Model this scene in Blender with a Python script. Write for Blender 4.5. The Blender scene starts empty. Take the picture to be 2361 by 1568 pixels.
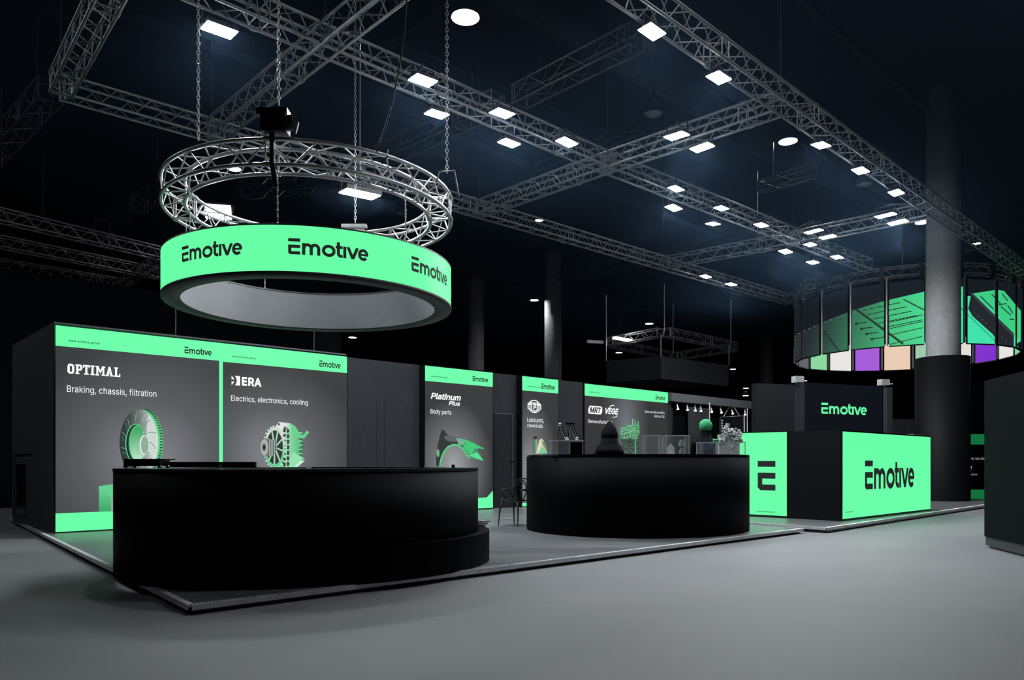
import bpy, bmesh, math, random
import numpy as np
from mathutils import Vector, Matrix, Euler
random.seed(7); np.random.seed(7)
sc = bpy.context.scene
C = sc.collection
# ------------------------------------------------------------------ camera, world, exposure
F, CX, HY, EYE = 1750.0, 1180.5, 1067.0, 1.23
cam = bpy.data.cameras.new('camera'); camo = bpy.data.objects.new('camera', cam); C.objects.link(camo)
camo.location = (0, 0, EYE); camo.rotation_euler = (math.radians(90), 0, 0)
cam.sensor_width = 36; cam.lens = 36*F/2361; cam.shift_y = (HY-784)/2361; cam.clip_end = 300; cam.clip_start = .05
sc.camera = camo
w = bpy.data.worlds.new('world'); sc.world = w; w.use_nodes = True
w.node_tree.nodes['Background'].inputs[0].default_value = (.0015, .0022, .004, 1)
w.node_tree.nodes['Background'].inputs[1].default_value = 1
sc.view_settings.view_transform = 'Standard'; sc.view_settings.look = 'None'
sc.view_settings.exposure = 0; sc.view_settings.gamma = 1; sc.view_settings.use_curve_mapping = False
sc.cycles.use_denoising = True
sc.cycles.max_bounces = 6; sc.cycles.diffuse_bounces = 3; sc.cycles.glossy_bounces = 3; sc.cycles.transparent_max_bounces = 12
FLOOD_E, BAY_E = 215.0, 85.0
# ------------------------------------------------------------------ directions (A runs right-away, B towards the camera side)
AN = math.radians(47)
U = Vector((math.sin(AN), math.cos(AN), 0)); N = Vector((math.cos(AN), -math.sin(AN), 0)); ZV = Vector((0, 0, 1))
RZ = math.atan2(U.y, U.x)
def at_z(px, py, z):                      # the place seen at a pixel, on the level z
    Y = (z-EYE)*F/(HY-py); return Vector(((px-CX)/F*Y, Y, z))
def at_y(px, py, Y): return Vector(((px-CX)/F*Y, Y, EYE+(HY-py)/F*Y))
def proj(p): return CX+F*p[0]/p[1], HY-F*(p[2]-EYE)/p[1]
PZ = .08                                  # platform top
class Plane:
    def __init__(s, o, d): s.o = Vector(o); s.d = Vector(d).normalized(); s.n = Vector((s.d.y, -s.d.x, 0))
    def s_at(s, px):
        k = (px-CX)/F; return (k*s.o.y-s.o.x)/(s.d.x-k*s.d.y)
    def sz(s, px, py):
        t = s.s_at(px); Y = s.o.y+t*s.d.y; return t, EYE+(HY-py)/F*Y
    def pt(s, t, z, off=0): p = s.o+s.d*t+s.n*off; return Vector((p.x, p.y, z))
    def at(s, px, py, off=0): t, z = s.sz(px, py); return s.pt(t, z, off)
# ------------------------------------------------------------------ materials
def lin(c):
    return tuple((x/255/12.92 if x/255 <= .04045 else ((x/255+.055)/1.055)**2.4) for x in c)
MATS = {}
def mat(name, col, rough=.5, metal=0., emit=None, es=0., noise=.12, nscale=8., alpha=1., trans=0., spec=.5, coat=0.):
    if name in MATS: return MATS[name]
    m = bpy.data.materials.new(name); m.use_nodes = True; nt = m.node_tree; b = nt.nodes['Principled BSDF']
    b.inputs['Roughness'].default_value = rough; b.inputs['Metallic'].default_value = metal
    b.inputs['Specular IOR Level'].default_value = spec; b.inputs['Coat Weight'].default_value = coat
    if noise:
        tc = nt.nodes.new('ShaderNodeTexCoord'); nz = nt.nodes.new('ShaderNodeTexNoise'); cr = nt.nodes.new('ShaderNodeValToRGB')
        nz.inputs['Scale'].default_value = nscale; nz.inputs['Detail'].default_value = 5
        nt.links.new(tc.outputs['Object'], nz.inputs['Vector']); nt.links.new(nz.outputs['Fac'], cr.inputs['Fac'])
        cr.color_ramp.elements[0].position = .3; cr.color_ramp.elements[1].position = .7
        cr.color_ramp.elements[0].color = tuple(c*(1-noise) for c in col)+(1,)
        cr.color_ramp.elements[1].color = tuple(min(1, c*(1+noise)) for c in col)+(1,)
        nt.links.new(cr.outputs['Color'], b.inputs['Base Color'])
    else: b.inputs['Base Color'].default_value = tuple(col)+(1,)
    if emit: b.inputs['Emission Color'].default_value = tuple(emit)+(1,); b.inputs['Emission Strength'].default_value = es
    if alpha < 1: b.inputs['Alpha'].default_value = alpha
    if trans: b.inputs['Transmission Weight'].default_value = trans
    MATS[name] = m; return m
GREEN = lin((104, 255, 167))
m_alu = mat('aluminium', (.30, .305, .315), .42, .75)
m_aluring = mat('lamplit tone aluminium', (.62, .63, .65), .34, .75)  # truss metal in a lighter colour, for the lamplight falling on the ring
m_darktruss = mat('black truss paint', (.025, .028, .034), .5, .2)
m_black = mat('black laminate', (.0016, .002, .0034), .6, spec=.05)
m_blackgloss = mat('black gloss', (.004, .0045, .006), .15)
m_wall = mat('dark grey wall cloth', (.022, .0245, .030), .8, spec=.2)
m_wall2 = mat('charcoal wall cloth', (.012, .0135, .017), .8, spec=.2)
m_backwall = mat('navy black drape', (.0045, .0055, .0085), .9, spec=.1)
m_green = mat('backlit green fabric', (.01, .05, .02), .45, emit=GREEN, es=1., noise=0, spec=.25)
m_ink = mat('dark printed ink', lin((20, 22, 22)), .6, noise=0, spec=.1, emit=lin((34, 36, 36)), es=1)
m_white = mat('backlit white letters', (.1, .1, .1), .6, emit=(.93, .93, .93), es=1., noise=0)
m_gletter = mat('lit green letters', (.05, .1, .06), .6, emit=lin((96, 240, 158)), es=1., noise=0)
m_lining = mat('grey ring lining', (.27, .28, .295), .8, noise=.03)
m_rim = mat('dark grey ring rim', (.055, .056, .058), .6)
m_chrome = mat('chrome', (.75, .76, .78), .15, 1., noise=.03)
m_steel = mat('pale steel', (.5, .51, .52), .35, .6)
m_lamp = mat('lit floodlight lens', (.8, .8, .8), .5, emit=(.93, .97, 1.), es=FLOOD_E, noise=0)
m_bay = mat('lit bay lamp lens', (.8, .8, .8), .5, emit=(.95, .98, 1.), es=BAY_E, noise=0)
m_spotl = mat('lit spotlight lens', (.8, .8, .8), .5, emit=(.95, .98, 1.), es=12, noise=0)
m_off = mat('unlit bay lamp glass', (.30, .31, .33), .4)
m_house = mat('black lamp housing', (.012, .012, .014), .5)
m_plastic = mat('black plastic', (.008, .008, .009), .3)
m_white_solid = mat('white plastic', (.6, .6, .6), .4)
m_column = mat('pale painted concrete', (.50, .505, .52), .7)
m_clad = mat('anthracite cladding', (.006, .0065, .008), .6, spec=.15)
m_navy = mat('dark screen', lin((12, 14, 18)), .5, emit=lin((16, 20, 27)), es=.8, noise=0, spec=.1)
m_skin = mat('skin', (.35, .22, .16), .6)
m_cloth = mat('black cotton', (.006, .007, .010), .9, spec=.1)
m_hairgreen = mat('green knit', (.05, .42, .16), .9, noise=.5, nscale=60)
m_gjar = mat('green plastic', (.08, .6, .25), .4)
m_cast = mat('pale grey cast metal', (.55, .56, .57), .5, noise=.35, nscale=25)
m_acryl = mat('clear acrylic', (.8, .85, .9), .1, alpha=.05, noise=0, spec=.2)
m_acryle = mat('acrylic edge', (.55, .58, .6), .2, alpha=.7, noise=0)
def floor_mat(name, c1, c2, r1, r2, scale, stretch=(1, 1, 1)):
    m = bpy.data.materials.new(name); m.use_nodes = True; nt = m.node_tree; b = nt.nodes['Principled BSDF']
    tc = nt.nodes.new('ShaderNodeTexCoord'); mp = nt.nodes.new('ShaderNodeMapping'); mp.inputs['Scale'].default_value = stretch
    mp.inputs['Rotation'].default_value = (0, 0, -RZ)
    nz = nt.nodes.new('ShaderNodeTexNoise'); nz.inputs['Scale'].default_value = scale; nz.inputs['Detail'].default_value = 6; nz.inputs['Roughness'].default_value = .6
    cr = nt.nodes.new('ShaderNodeValToRGB'); mr = nt.nodes.new('ShaderNodeMapRange')
    cr.color_ramp.elements[0].position = .35; cr.color_ramp.elements[1].position = .65
    cr.color_ramp.elements[0].color = c1+(1,); cr.color_ramp.elements[1].color = c2+(1,)
    mr.inputs['To Min'].default_value = r1; mr.inputs['To Max'].default_value = r2
    nt.links.new(tc.outputs['Object'], mp.inputs[0]); nt.links.new(mp.outputs[0], nz.inputs['Vector'])
    nt.links.new(nz.outputs['Fac'], cr.inputs['Fac']); nt.links.new(cr.outputs[0], b.inputs['Base Color'])
    nt.links.new(nz.outputs['Fac'], mr.inputs['Value']); nt.links.new(mr.outputs[0], b.inputs['Roughness'])
    b.inputs['Specular IOR Level'].default_value = .4
    MATS[name] = m; return m
m_floor = floor_mat('grey hall floor', (.185, .192, .205), (.24, .244, .254), .5, .75, .35)
m_pfloor = floor_mat('polished platform floor', (.13, .135, .145), (.20, .205, .215), .22, .5, .8, (.5, 1.5, 1))
def poster_mat(name, centre, radii, c_in, c_out, power=1.):
    """a backlit print: dark grey with the lighter round halo printed behind the product"""
    m = bpy.data.materials.new(name); m.use_nodes = True; nt = m.node_tree; b = nt.nodes['Principled BSDF']
    tc = nt.nodes.new('ShaderNodeTexCoord'); mp = nt.nodes.new('ShaderNodeMapping')
    ln = nt.nodes.new('ShaderNodeVectorMath'); ln.operation = 'LENGTH'; cr = nt.nodes.new('ShaderNodeValToRGB')
    mp.vector_type = 'TEXTURE'; mp.inputs['Location'].default_value = centre; mp.inputs['Scale'].default_value = radii
    nt.links.new(tc.outputs['Object'], mp.inputs[0]); nt.links.new(mp.outputs[0], ln.inputs[0]); nt.links.new(ln.outputs['Value'], cr.inputs[0])
    ci, co = lin(c_in), lin(c_out); el = cr.color_ramp.elements; el[0].color = ci+(1,); el[1].color = co+(1,)
    mid = el.new(.5); mid.color = tuple(.33*a+.67*d for a, d in zip(ci, co))+(1,); el[2].position = 1
    b.inputs['Base Color'].default_value = (.01, .01, .01, 1); b.inputs['Roughness'].default_value = .6; b.inputs['Specular IOR Level'].default_value = .2
    nt.links.new(cr.outputs[0], b.inputs['Emission Color']); b.inputs['Emission Strength'].default_value = 1
    return m
m_print = bpy.data.materials.new('backlit colour print'); m_print.use_nodes = True
_b = m_print.node_tree.nodes['Principled BSDF']; _a = m_print.node_tree.nodes.new('ShaderNodeAttribute'); _a.attribute_name = 'Col'
_b.inputs['Base Color'].default_value = (.01, .01, .01, 1); _b.inputs['Roughness'].default_value = .6; _b.inputs['Specular IOR Level'].default_value = .2
m_print.node_tree.links.new(_a.outputs['Color'], _b.inputs['Emission Color']); _b.inputs['Emission Strength'].default_value = 1
# ------------------------------------------------------------------ mesh builder
class MB:
    def __init__(s): s.v = []; s.f = []; s.smooth = []
    def add(s, vs, fs, smooth=False):
        k = len(s.v); s.v += [tuple(p) for p in vs]; s.f += [tuple(i+k for i in f) for f in fs]; s.smooth += [smooth]*len(fs); return s
    def box(s, c, sx, sy, sz, ax=None, ay=None, az=None):
        c = Vector(c); ax = Vector(ax or (1, 0, 0)).normalized(); az = Vector(az or (0, 0, 1)).normalized(); ay = Vector(ay).normalized() if ay else az.cross(ax)
        vs = [c+ax*(i*sx/2)+ay*(j*sy/2)+az*(k*sz/2) for i in (-1, 1) for j in (-1, 1) for k in (-1, 1)]
        return s.add(vs, [(0, 1, 3, 2), (4, 6, 7, 5), (0, 4, 5, 1), (2, 3, 7, 6), (0, 2, 6, 4), (1, 5, 7, 3)])
    def quad(s, a, b, c, d): return s.add([a, b, c, d], [(0, 1, 2, 3)])
    def slab(s, pl, s0, s1, z0, z1, d0, d1):
        """a box standing along a wall plane, between offsets d0 and d1 from it"""
        vs = [pl.pt(a, z, d) for a in (s0, s1) for d in (d0, d1) for z in (z0, z1)]
        return s.add(vs, [(0, 1, 3, 2), (4, 6, 7, 5), (0, 4, 5, 1), (2, 3, 7, 6), (0, 2, 6, 4), (1, 5, 7, 3)])
    def tube(s, p, q, r, n=6, caps=True, r2=None):
        p, q = Vector(p), Vector(q); d = q-p
        if d.length < 1e-6: return s
        d.normalize(); a = d.orthogonal().normalized(); b = d.cross(a); r2 = r if r2 is None else r2
        vs = [p+(a*math.cos(t)+b*math.sin(t))*r for t in [2*math.pi*i/n for i in range(n)]]
        vs += [q+(a*math.cos(t)+b*math.sin(t))*r2 for t in [2*math.pi*i/n for i in range(n)]]
        fs = [(i, (i+1) % n, n+(i+1) % n, n+i) for i in range(n)]
        s.add(vs, fs, True)
        if caps: s.add(vs, [tuple(range(n))[::-1], tuple(range(n, 2*n))])
        return s
    def path(s, pts, r, n=6, closed=False):
        pts = [Vector(p) for p in pts]; m = len(pts); k0 = len(s.v); rr = r if isinstance(r, (list, tuple)) else [r]*m; prev = None
        for i, p in enumerate(pts):
            if closed: d = pts[(i+1) % m]-pts[i-1]
            else: d = pts[min(i+1, m-1)]-pts[max(i-1, 0)]
            d.normalize(); a = d.orthogonal().normalized() if prev is None else (prev-d*prev.dot(d)).normalized(); prev = a; b = d.cross(a)
            s.v += [tuple(p+(a*math.cos(2*math.pi*j/n)+b*math.sin(2*math.pi*j/n))*rr[i]) for j in range(n)]
        for i in range(m if closed else m-1):
            for j in range(n):
                A = k0+i*n; B = k0+((i+1) % m)*n; s.f.append((A+j, A+(j+1) % n, B+(j+1) % n, B+j)); s.smooth.append(True)
        if not closed:
            s.f += [tuple(k0+j for j in range(n))[::-1], tuple(k0+(m-1)*n+j for j in range(n))]; s.smooth += [False]*2
        return s
    def lathe(s, c, prof, n=24, cap=True):
        """prof: (radius, z) pairs from bottom to top around the vertical through c"""
        c = Vector(c); k = len(s.v)
        for r, z in prof: s.v += [(c.x+r*math.cos(2*math.pi*j/n), c.y+r*math.sin(2*math.pi*j/n), c.z+z) for j in range(n)]
        for i in range(len(prof)-1):
            for j in range(n):
                s.f.append((k+i*n+j, k+i*n+(j+1) % n, k+(i+1)*n+(j+1) % n, k+(i+1)*n+j)); s.smooth.append(True)
        if cap:
            if prof[0][0] > 1e-4: s.f.append(tuple(k+j for j in range(n))[::-1]); s.smooth.append(False)
            if prof[-1][0] > 1e-4: s.f.append(tuple(k+(len(prof)-1)*n+j for j in range(n))); s.smooth.append(False)
        return s
    def ball(s, c, rx, ry=None, rz=None, n=14, m=9, wob=0.):
        ry = rx if ry is None else ry; rz = rx if rz is None else rz; c = Vector(c); vs = []; fs = []
        for i in range(m+1):
            th = math.pi*i/m
            for j in range(n):
                ph = 2*math.pi*j/n; g = 1+wob*(random.random()-.5)
                vs.append(c+Vector((rx*math.sin(th)*math.cos(ph), ry*math.sin(th)*math.sin(ph), rz*math.cos(th)))*g)
        for i in range(m):
            for j in range(n): fs.append((i*n+j, (i+1)*n+j, (i+1)*n+(j+1) % n, i*n+(j+1) % n))
        return s.add(vs, fs, True)
    def prism(s, pts2, z0, z1):
        n = len(pts2); vs = [(x, y, z0) for x, y in pts2]+[(x, y, z1) for x, y in pts2]
        return s.add(vs, [tuple(range(n))[::-1], tuple(range(n, 2*n))]+[(i, (i+1) % n, n+(i+1) % n, n+i) for i in range(n)])
    def shift(s, M): s.v = [tuple(M @ Vector(p)) for p in s.v]; return s
    def build(s, name, m, parent=None, world=True):
        me = bpy.data.meshes.new(name); vs = s.v
        if parent is not None and world:
            r = parent
            while r.parent: r = r.parent
            if r['frame']:
                x, y, z, a = r['frame']; Mi = (Matrix.Translation((x, y, z)) @ Matrix.Rotation(a, 4, 'Z')).inverted(); vs = [tuple(Mi @ Vector(p)) for p in vs]
        me.from_pydata(vs, [], s.f); me.polygons.foreach_set('use_smooth', s.smooth); me.update()
        bm = bmesh.new(); bm.from_mesh(me); bmesh.ops.recalc_face_normals(bm, faces=bm.faces); bm.to_mesh(me); bm.free()
        me.materials.append(m); o = bpy.data.objects.new(name, me); C.objects.link(o)
        if parent is not None: o.parent = parent
        return o
ROOTS = []
def thing(name, label, cat, loc=(0, 0, 0), rz=0, group=None, kind=None):
    o = bpy.data.objects.new(name, None); C.objects.link(o); o.empty_display_size = .1
    o.location = loc; o.rotation_euler = (0, 0, rz); o['label'] = label; o['category'] = cat
    o['frame'] = [float(loc[0]), float(loc[1]), float(loc[2]), float(rz)]; ROOTS.append(o)
    if group: o['group'] = group
    if kind: o['kind'] = kind
    return o
def solo(mb, name, m, label, cat, group=None, kind=None):
    o = mb.build(name, m); o['label'] = label; o['category'] = cat
    if group: o['group'] = group
    if kind: o['kind'] = kind
    return o
def struct(mb, name, m, label=None):
    o = mb.build(name, m); o['kind'] = 'structure'
    if label: o['label'] = label
    return o
def copy_thing(root, loc, rot=None, label=None):
    r = root.copy(); C.objects.link(r); r.location = loc
    if rot is not None: r.rotation_euler = rot
    if label: r['label'] = label
    for ch in list(root.children):
        c = ch.copy(); C.objects.link(c); c.parent = r
        for g in list(ch.children):
            d = g.copy(); C.objects.link(d); d.parent = c
    return r
# ------------------------------------------------------------------ lettering
def ribbon(pts, t):
    pts = [Vector((p[0], p[1])) for p in pts]; L = []; R = []; closed = (pts[0]-pts[-1]).length < 1e-6
    pts = [p for i, p in enumerate(pts) if i == 0 or (p-pts[i-1]).length > 1e-5]
    for i, p in enumerate(pts):
        d = (pts[min(i+1, len(pts)-1)]-pts[max(i-1, 0)]).normalized(); nn = Vector((-d.y, d.x))
        k = 1.
        if 0 < i < len(pts)-1:
            d1 = (pts[i]-pts[i-1]).normalized(); k = 1/max(.5, abs(d1.dot(d)))
        L.append(p+nn*t/2*k); R.append(p-nn*t/2*k)
    return [[tuple(L[i]), tuple(R[i]), tuple(R[i+1]), tuple(L[i+1])] for i in range(len(pts)-1)]
def arc(cx, cy, rx, ry, a0, a1, n=14):
    return [(cx+rx*math.cos(math.radians(a0+(a1-a0)*i/n)), cy+ry*math.sin(math.radians(a0+(a1-a0)*i/n))) for i in range(n+1)]
def rect(x0, y0, x1, y1): return [(x0, y0), (x1, y0), (x1, y1), (x0, y1)]
def big_e(w=.98, h=1.36):
    t = h/5; s = .26*w/.98
    return [rect(0, 4*t, w, h), rect(s, 2*t, w, 3*t), rect(s, 0, w, t), [(0, .13), (.15, 0), (s, 0), (s, 3*t), (0, 3*t)]]
def emotive():
    P = big_e(); t = .265
    def sh(L, dx): return [[(x+dx, y) for x, y in p] for p in L]
    m = [rect(0, 0, t, 1)]+ribbon([(t/2, .5)]+arc(.135+.305, .56, .305, .305, 180, 0)+[(.745, 0)], t)+ribbon([(.745, .5)]+arc(1.05, .56, .305, .305, 180, 0)+[(1.355, 0)], t)
    P += sh(m, 1.13)
    P += sh(ribbon(arc(.575, .49, .44, .385, 0, 360, 30), t), 2.74)
    P += sh([rect(0, .76, .6, 1.0)]+ribbon([(.24, 1.3), (.24, .36)]+arc(.47, .36, .23, .235, 180, 270, 8)+[(.6, .125)], t*.98), 3.88)
    P += sh([rect(0, 0, t, 1)], 4.53)
    P += sh([[(0, 1), (.29, 1), (.555, .36), (.42, 0)], [(.42, 0), (.69, 0), (.555, .36)], [(.82, 1), (1.1, 1), (.69, 0), (.555, .36)]], 4.80)
    P += sh(ribbon(arc(.47, .49, .345, .385, 0, 318, 26), t*.97)+[rect(.2, .40, .9, .58)], 5.82)
    return P, 6.76
EMO, EMO_W = emotive()
def polys_mesh(polys, place, parent, name, m):
    mb = MB()
    for p in polys: mb.add([place(x, y) for x, y in p], [tuple(range(len(p)))])
    return mb.build(name, m, parent)
try: FONT = bpy.data.fonts.load(bpy.utils.system_resource('DATAFILES', path='fonts')+'/Inter.woff2')   # the interface font that ships inside Blender
except Exception: FONT = None
def text_polys(s, bold=0., shear=0., spacing=1.):
    """letter outlines cut into thin level slices (overlapping contours stay filled)"""
    cu = bpy.data.curves.new('t', 'FONT'); cu.body = s; cu.font = FONT or cu.font; cu.shear = shear; cu.space_character = spacing; cu.resolution_u = 3; cu.fill_mode = 'NONE'
    o = bpy.data.objects.new('t', cu); C.objects.link(o); bpy.context.view_layer.update()
    dg = bpy.context.evaluated_depsgraph_get(); me = o.evaluated_get(dg).to_mesh()
    V = [(v.co.x, v.co.y) for v in me.vertices]; adj = {}
    for e in me.edges: a, b = e.vertices; adj.setdefault(a, []).append(b); adj.setdefault(b, []).append(a)
    o.evaluated_get(dg).to_mesh_clear(); bpy.data.objects.remove(o); bpy.data.curves.remove(cu)
    seen = set(); loops = []
    for a in sorted(adj):
        if a in seen: continue
        L = [a]; seen.add(a); nx_ = min(adj[a], key=lambda q: abs(q-a))
        while nx_ not in seen:
            L.append(nx_); seen.add(nx_); c = [q for q in adj[nx_] if q not in seen]
            if not c: break
            nx_ = c[0]
        if len(L) > 2: loops.append([V[q] for q in L])
    loops.sort(key=lambda L: min(p[0] for p in L)); glyphs = []
    for L in loops:
        x0, x1 = min(p[0] for p in L), max(p[0] for p in L)
        if glyphs and x0 < glyphs[-1][1]-1e-4: glyphs[-1][0].append(L); glyphs[-1][1] = max(glyphs[-1][1], x1)
        else: glyphs.append([[L], x1])
    P = []
    for G, _ in glyphs:
        E = [(L[k-1], L[k]) for L in G for k in range(len(L)) if abs(L[k-1][1]-L[k][1]) > 1e-7]
        ys = sorted(set(round(p[1], 5) for L in G for p in L)); ys = [y for k, y in enumerate(ys) if k == 0 or y-ys[k-1] > 2e-4]
        ys = [y0+(y1-y0)*t/max(1, int((y1-y0)/.02)) for y0, y1 in zip(ys, ys[1:]) for t in range(max(1, int((y1-y0)/.02)))]+[ys[-1]]
        for y0, y1 in zip(ys, ys[1:]):
            ym = (y0+y1)/2; X = []
            for (ax, ay), (bx, by) in E:
                if (ay > ym) != (by > ym):
                    f = lambda y: ax+(bx-ax)*(min(max(y, min(ay, by)), max(ay, by))-ay)/(by-ay)
                    X.append((f(ym), f(y0), f(y1), 1 if by > ay else -1))
            X.sort(); w_ = 0
            for k, q in enumerate(X):
                if w_ == 0: st_ = q
                w_ += q[3]
                if w_ == 0: P.append([(st_[1], y0), (q[1], y0), (q[2], y1), (st_[2], y1)])
    if bold > .005: P = [[(x+dx*bold, y+dy*bold) for x, y in p] for dx, dy in ((0, 0), (-1, 0), (1, 0), (0, 1), (0, -1), (.7, .7), (-.7, .7), (.7, -.7), (-.7, -.7)) for p in P]
    return P
def bounds(P):
    xs = [x for p in P for x, y in p]; ys = [y for p in P for x, y in p]; return min(xs), max(xs), min(ys), max(ys)
def put(polys, pl, pxl, pxr, pyb, parent, name, m, off=.012, pyt=None, base=0.):
    """lay lettering on a wall plane: baseline seen at (pxl, pyb), right end seen at pxr, top at pyt"""
    x0, x1, y0, y1 = bounds(polys); s0, zb = pl.sz(pxl, pyb); s1 = pl.s_at(pxr); kx = (s1-s0)/(x1-x0)
    kz = kx if pyt is None else (pl.sz(pxl, pyt)[1]-zb)/(y1-base)
    return polys_mesh(polys, lambda x, y: pl.pt(s0+(x-x0)*kx, zb+(y-base)*kz, off), parent, name, m)
def write(s, pl, pxl, pxr, pyb, parent, name, m=None, off=.012, pyt=None, **k):
    return put(text_polys(s, **k), pl, pxl, pxr, pyb, parent, name, m or m_white, off, pyt)
def picture(pl, x0, x1, y0, y1, fn, step, parent, name, off=.006, toff=0.):
    """a printed picture: a fine grid on the wall plane, coloured cell by cell"""
    s0, s1 = pl.s_at(x0), pl.s_at(x1); zs = [pl.sz(x, y)[1] for x in (x0, x1) for y in (y0, y1)]
    z0, z1 = min(zs), max(zs); nx = int((s1-s0)/step)+1; nz = int((z1-z0)/step)+1
    S = s0+(np.arange(nx)+.5)*step; Zc = z0+(np.arange(nz)+.5)*step; SS, ZZ = np.meshgrid(S, Zc)
    X = pl.o.x+pl.d.x*SS; Y = pl.o.y+pl.d.y*SS; px = CX+F*X/Y; py = HY-F*(ZZ-EYE)/Y
    col, mask = fn(px, py); mask &= (px > x0) & (px < x1) & (py > y0) & (py < y1)
    mb = MB(); cols = []; vid = {}
    def vert(i, j):
        if (i, j) not in vid: vid[(i, j)] = len(mb.v); mb.v.append(tuple(pl.pt(s0+i*step, z0+j*step, off)))
        return vid[(i, j)]
    for j, i in zip(*np.nonzero(mask)):
        mb.f.append((vert(i, j), vert(i+1, j), vert(i+1, j+1), vert(i, j+1))); mb.smooth.append(False); cols.append(lin(np.clip(col[j, i], 0, 255)))
    return color_build(mb, cols, name, parent)
def color_build(mb, cols, name, parent):
    me = bpy.data.meshes.new(name); r = parent
    while r.parent: r = r.parent
    x, y, z, a = r['frame']; Mi = (Matrix.Translation((x, y, z)) @ Matrix.Rotation(a, 4, 'Z')).inverted()
    me.from_pydata([tuple(Mi @ Vector(p)) for p in mb.v], [], mb.f); me.update()
    at = me.color_attributes.new('Col', 'FLOAT_COLOR', 'CORNER'); arr = np.ones((len(me.loops), 4), dtype=np.float32); k = 0
    for f, c in zip(mb.f, cols): arr[k:k+len(f), :3] = c; k += len(f)
    at.data.foreach_set('color', arr.ravel()); me.materials.append(m_print)
    o = bpy.data.objects.new(name, me); C.objects.link(o); o.parent = parent; return o
class Art:
    """layers of flat colour painted in order over a grid of points"""
    def __init__(s, px, py): s.x, s.y = px, py; s.c = np.zeros(px.shape+(3,)); s.m = np.zeros(px.shape, bool)
    def ell(s, cx, cy, rx, ry, rot=0):
        a = math.radians(rot); dx, dy = s.x-cx, s.y-cy; u = dx*math.cos(a)+dy*math.sin(a); v = -dx*math.sin(a)+dy*math.cos(a); return (u/rx)**2+(v/ry)**2 <= 1
    def poly(s, pts):
        r = np.zeros(s.x.shape, bool); n = len(pts)
        for i in range(n):
            (x1, y1), (x2, y2) = pts[i], pts[(i+1) % n]
            if y1 == y2: continue
            c = ((y1 > s.y) != (y2 > s.y)) & (s.x < (x2-x1)*(s.y-y1)/(y2-y1)+x1); r ^= c
        return r
    def line(s, x1, y1, x2, y2, t):
        dx, dy = x2-x1, y2-y1; L2 = dx*dx+dy*dy+1e-9; k = np.clip(((s.x-x1)*dx+(s.y-y1)*dy)/L2, 0, 1)
        return np.hypot(s.x-x1-k*dx, s.y-y1-k*dy) <= t/2
    def paint(s, mask, c):
        c = np.asarray(c, float); s.m |= mask; s.c[mask] = c[mask] if c.ndim == 3 else c
    def mix(s, a, b, k): k = np.clip(k, 0, 1)[..., None]; return np.array(a)*(1-k)+np.array(b)*k
    def out(s): return s.c, s.m
# ================================================================== THE HALL
g = MB(); g.quad((-60, -14, 0), (60, -14, 0), (60, 70, 0), (-60, 70, 0)); struct(g, 'floor', m_floor, 'grey smooth exhibition hall floor')
CEIL = 12.6
m_ceil = mat('black painted ceiling', (.010, .012, .017), .9, spec=.1)
m_beam = mat('dark ceiling steel', (.018, .020, .025), .8, spec=.1)
g = MB(); g.box((0, 28, CEIL+.1), 120, 84, .2); struct(g, 'ceiling', m_ceil, 'black exhibition hall ceiling')
g = MB(); g.box((0, 70, 6.3), 120, .3, 12.6); struct(g, 'wall_back', m_backwall)
g = MB(); g.box((-60, 28, 6.3), .3, 84, 12.6); struct(g, 'wall_left', m_backwall)
g = MB(); g.box((60, 28, 6.3), .3, 84, 12.6); struct(g, 'wall_right', m_backwall)
g = MB(); g.box((0, -14, 6.3), 120, .3, 12.6); struct(g, 'wall_front', m_backwall)
# ceiling beams and ducts
k = 0
for d0 in (-22, -15.5, -9, -2.5):
    c = Vector((8, 22, 0))+N*d0; a, b = c-U*34, c+U*34
    g = MB(); g.box((c.x, c.y, 12.3), 68, .34, .6, U, None, ZV); g.box((c.x, c.y, 12.02), 68, .5, .05, U, None, ZV)
    struct(g, 'ceiling_beam', m_beam)
for d0 in (-18, -11):
    c = Vector((10, 22, 0))+U*d0; g = MB(); g.box((c.x, c.y, 12.42), .18, 60, .36, U, None, ZV); struct(g, 'ceiling_beam', m_beam)
def duct(p, q, r, label, rings=True):
    g = MB(); g.tube(p, q, r, 20); p, q = Vector(p), Vector(q); L = (q-p).length; n = int(L/1.2); dd = (q-p)/L
    if rings:
        for i in range(n): a = p+dd*(i*1.2+.3); g.tube(a, a+dd*.06, r*1.05, 20)
    solo(g, 'ventilation_duct', m_beam, label, 'duct', group='ceiling ducts', kind='structure')
a = at_z(1250, 20, 11.2); duct(a-U*3, a+U*16, .38, 'dark round duct under the ceiling above the long truss')
a = at_z(1745, 300, 10.6); duct(a-U*.6, a+U*1.4, .55, 'wide ribbed duct end beside the lit bay lamp')
a = at_z(1840, -5, 11.0); b = at_z(2140, 255, 11.0); duct(a, b, .09, 'thin dark pipe crossing the upper right corner', False)
a = at_z(900, 90, 11.2); b = at_z(1480, 330, 11.2); duct(a, b, .05, 'thin pipe over the central truss', False)
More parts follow.
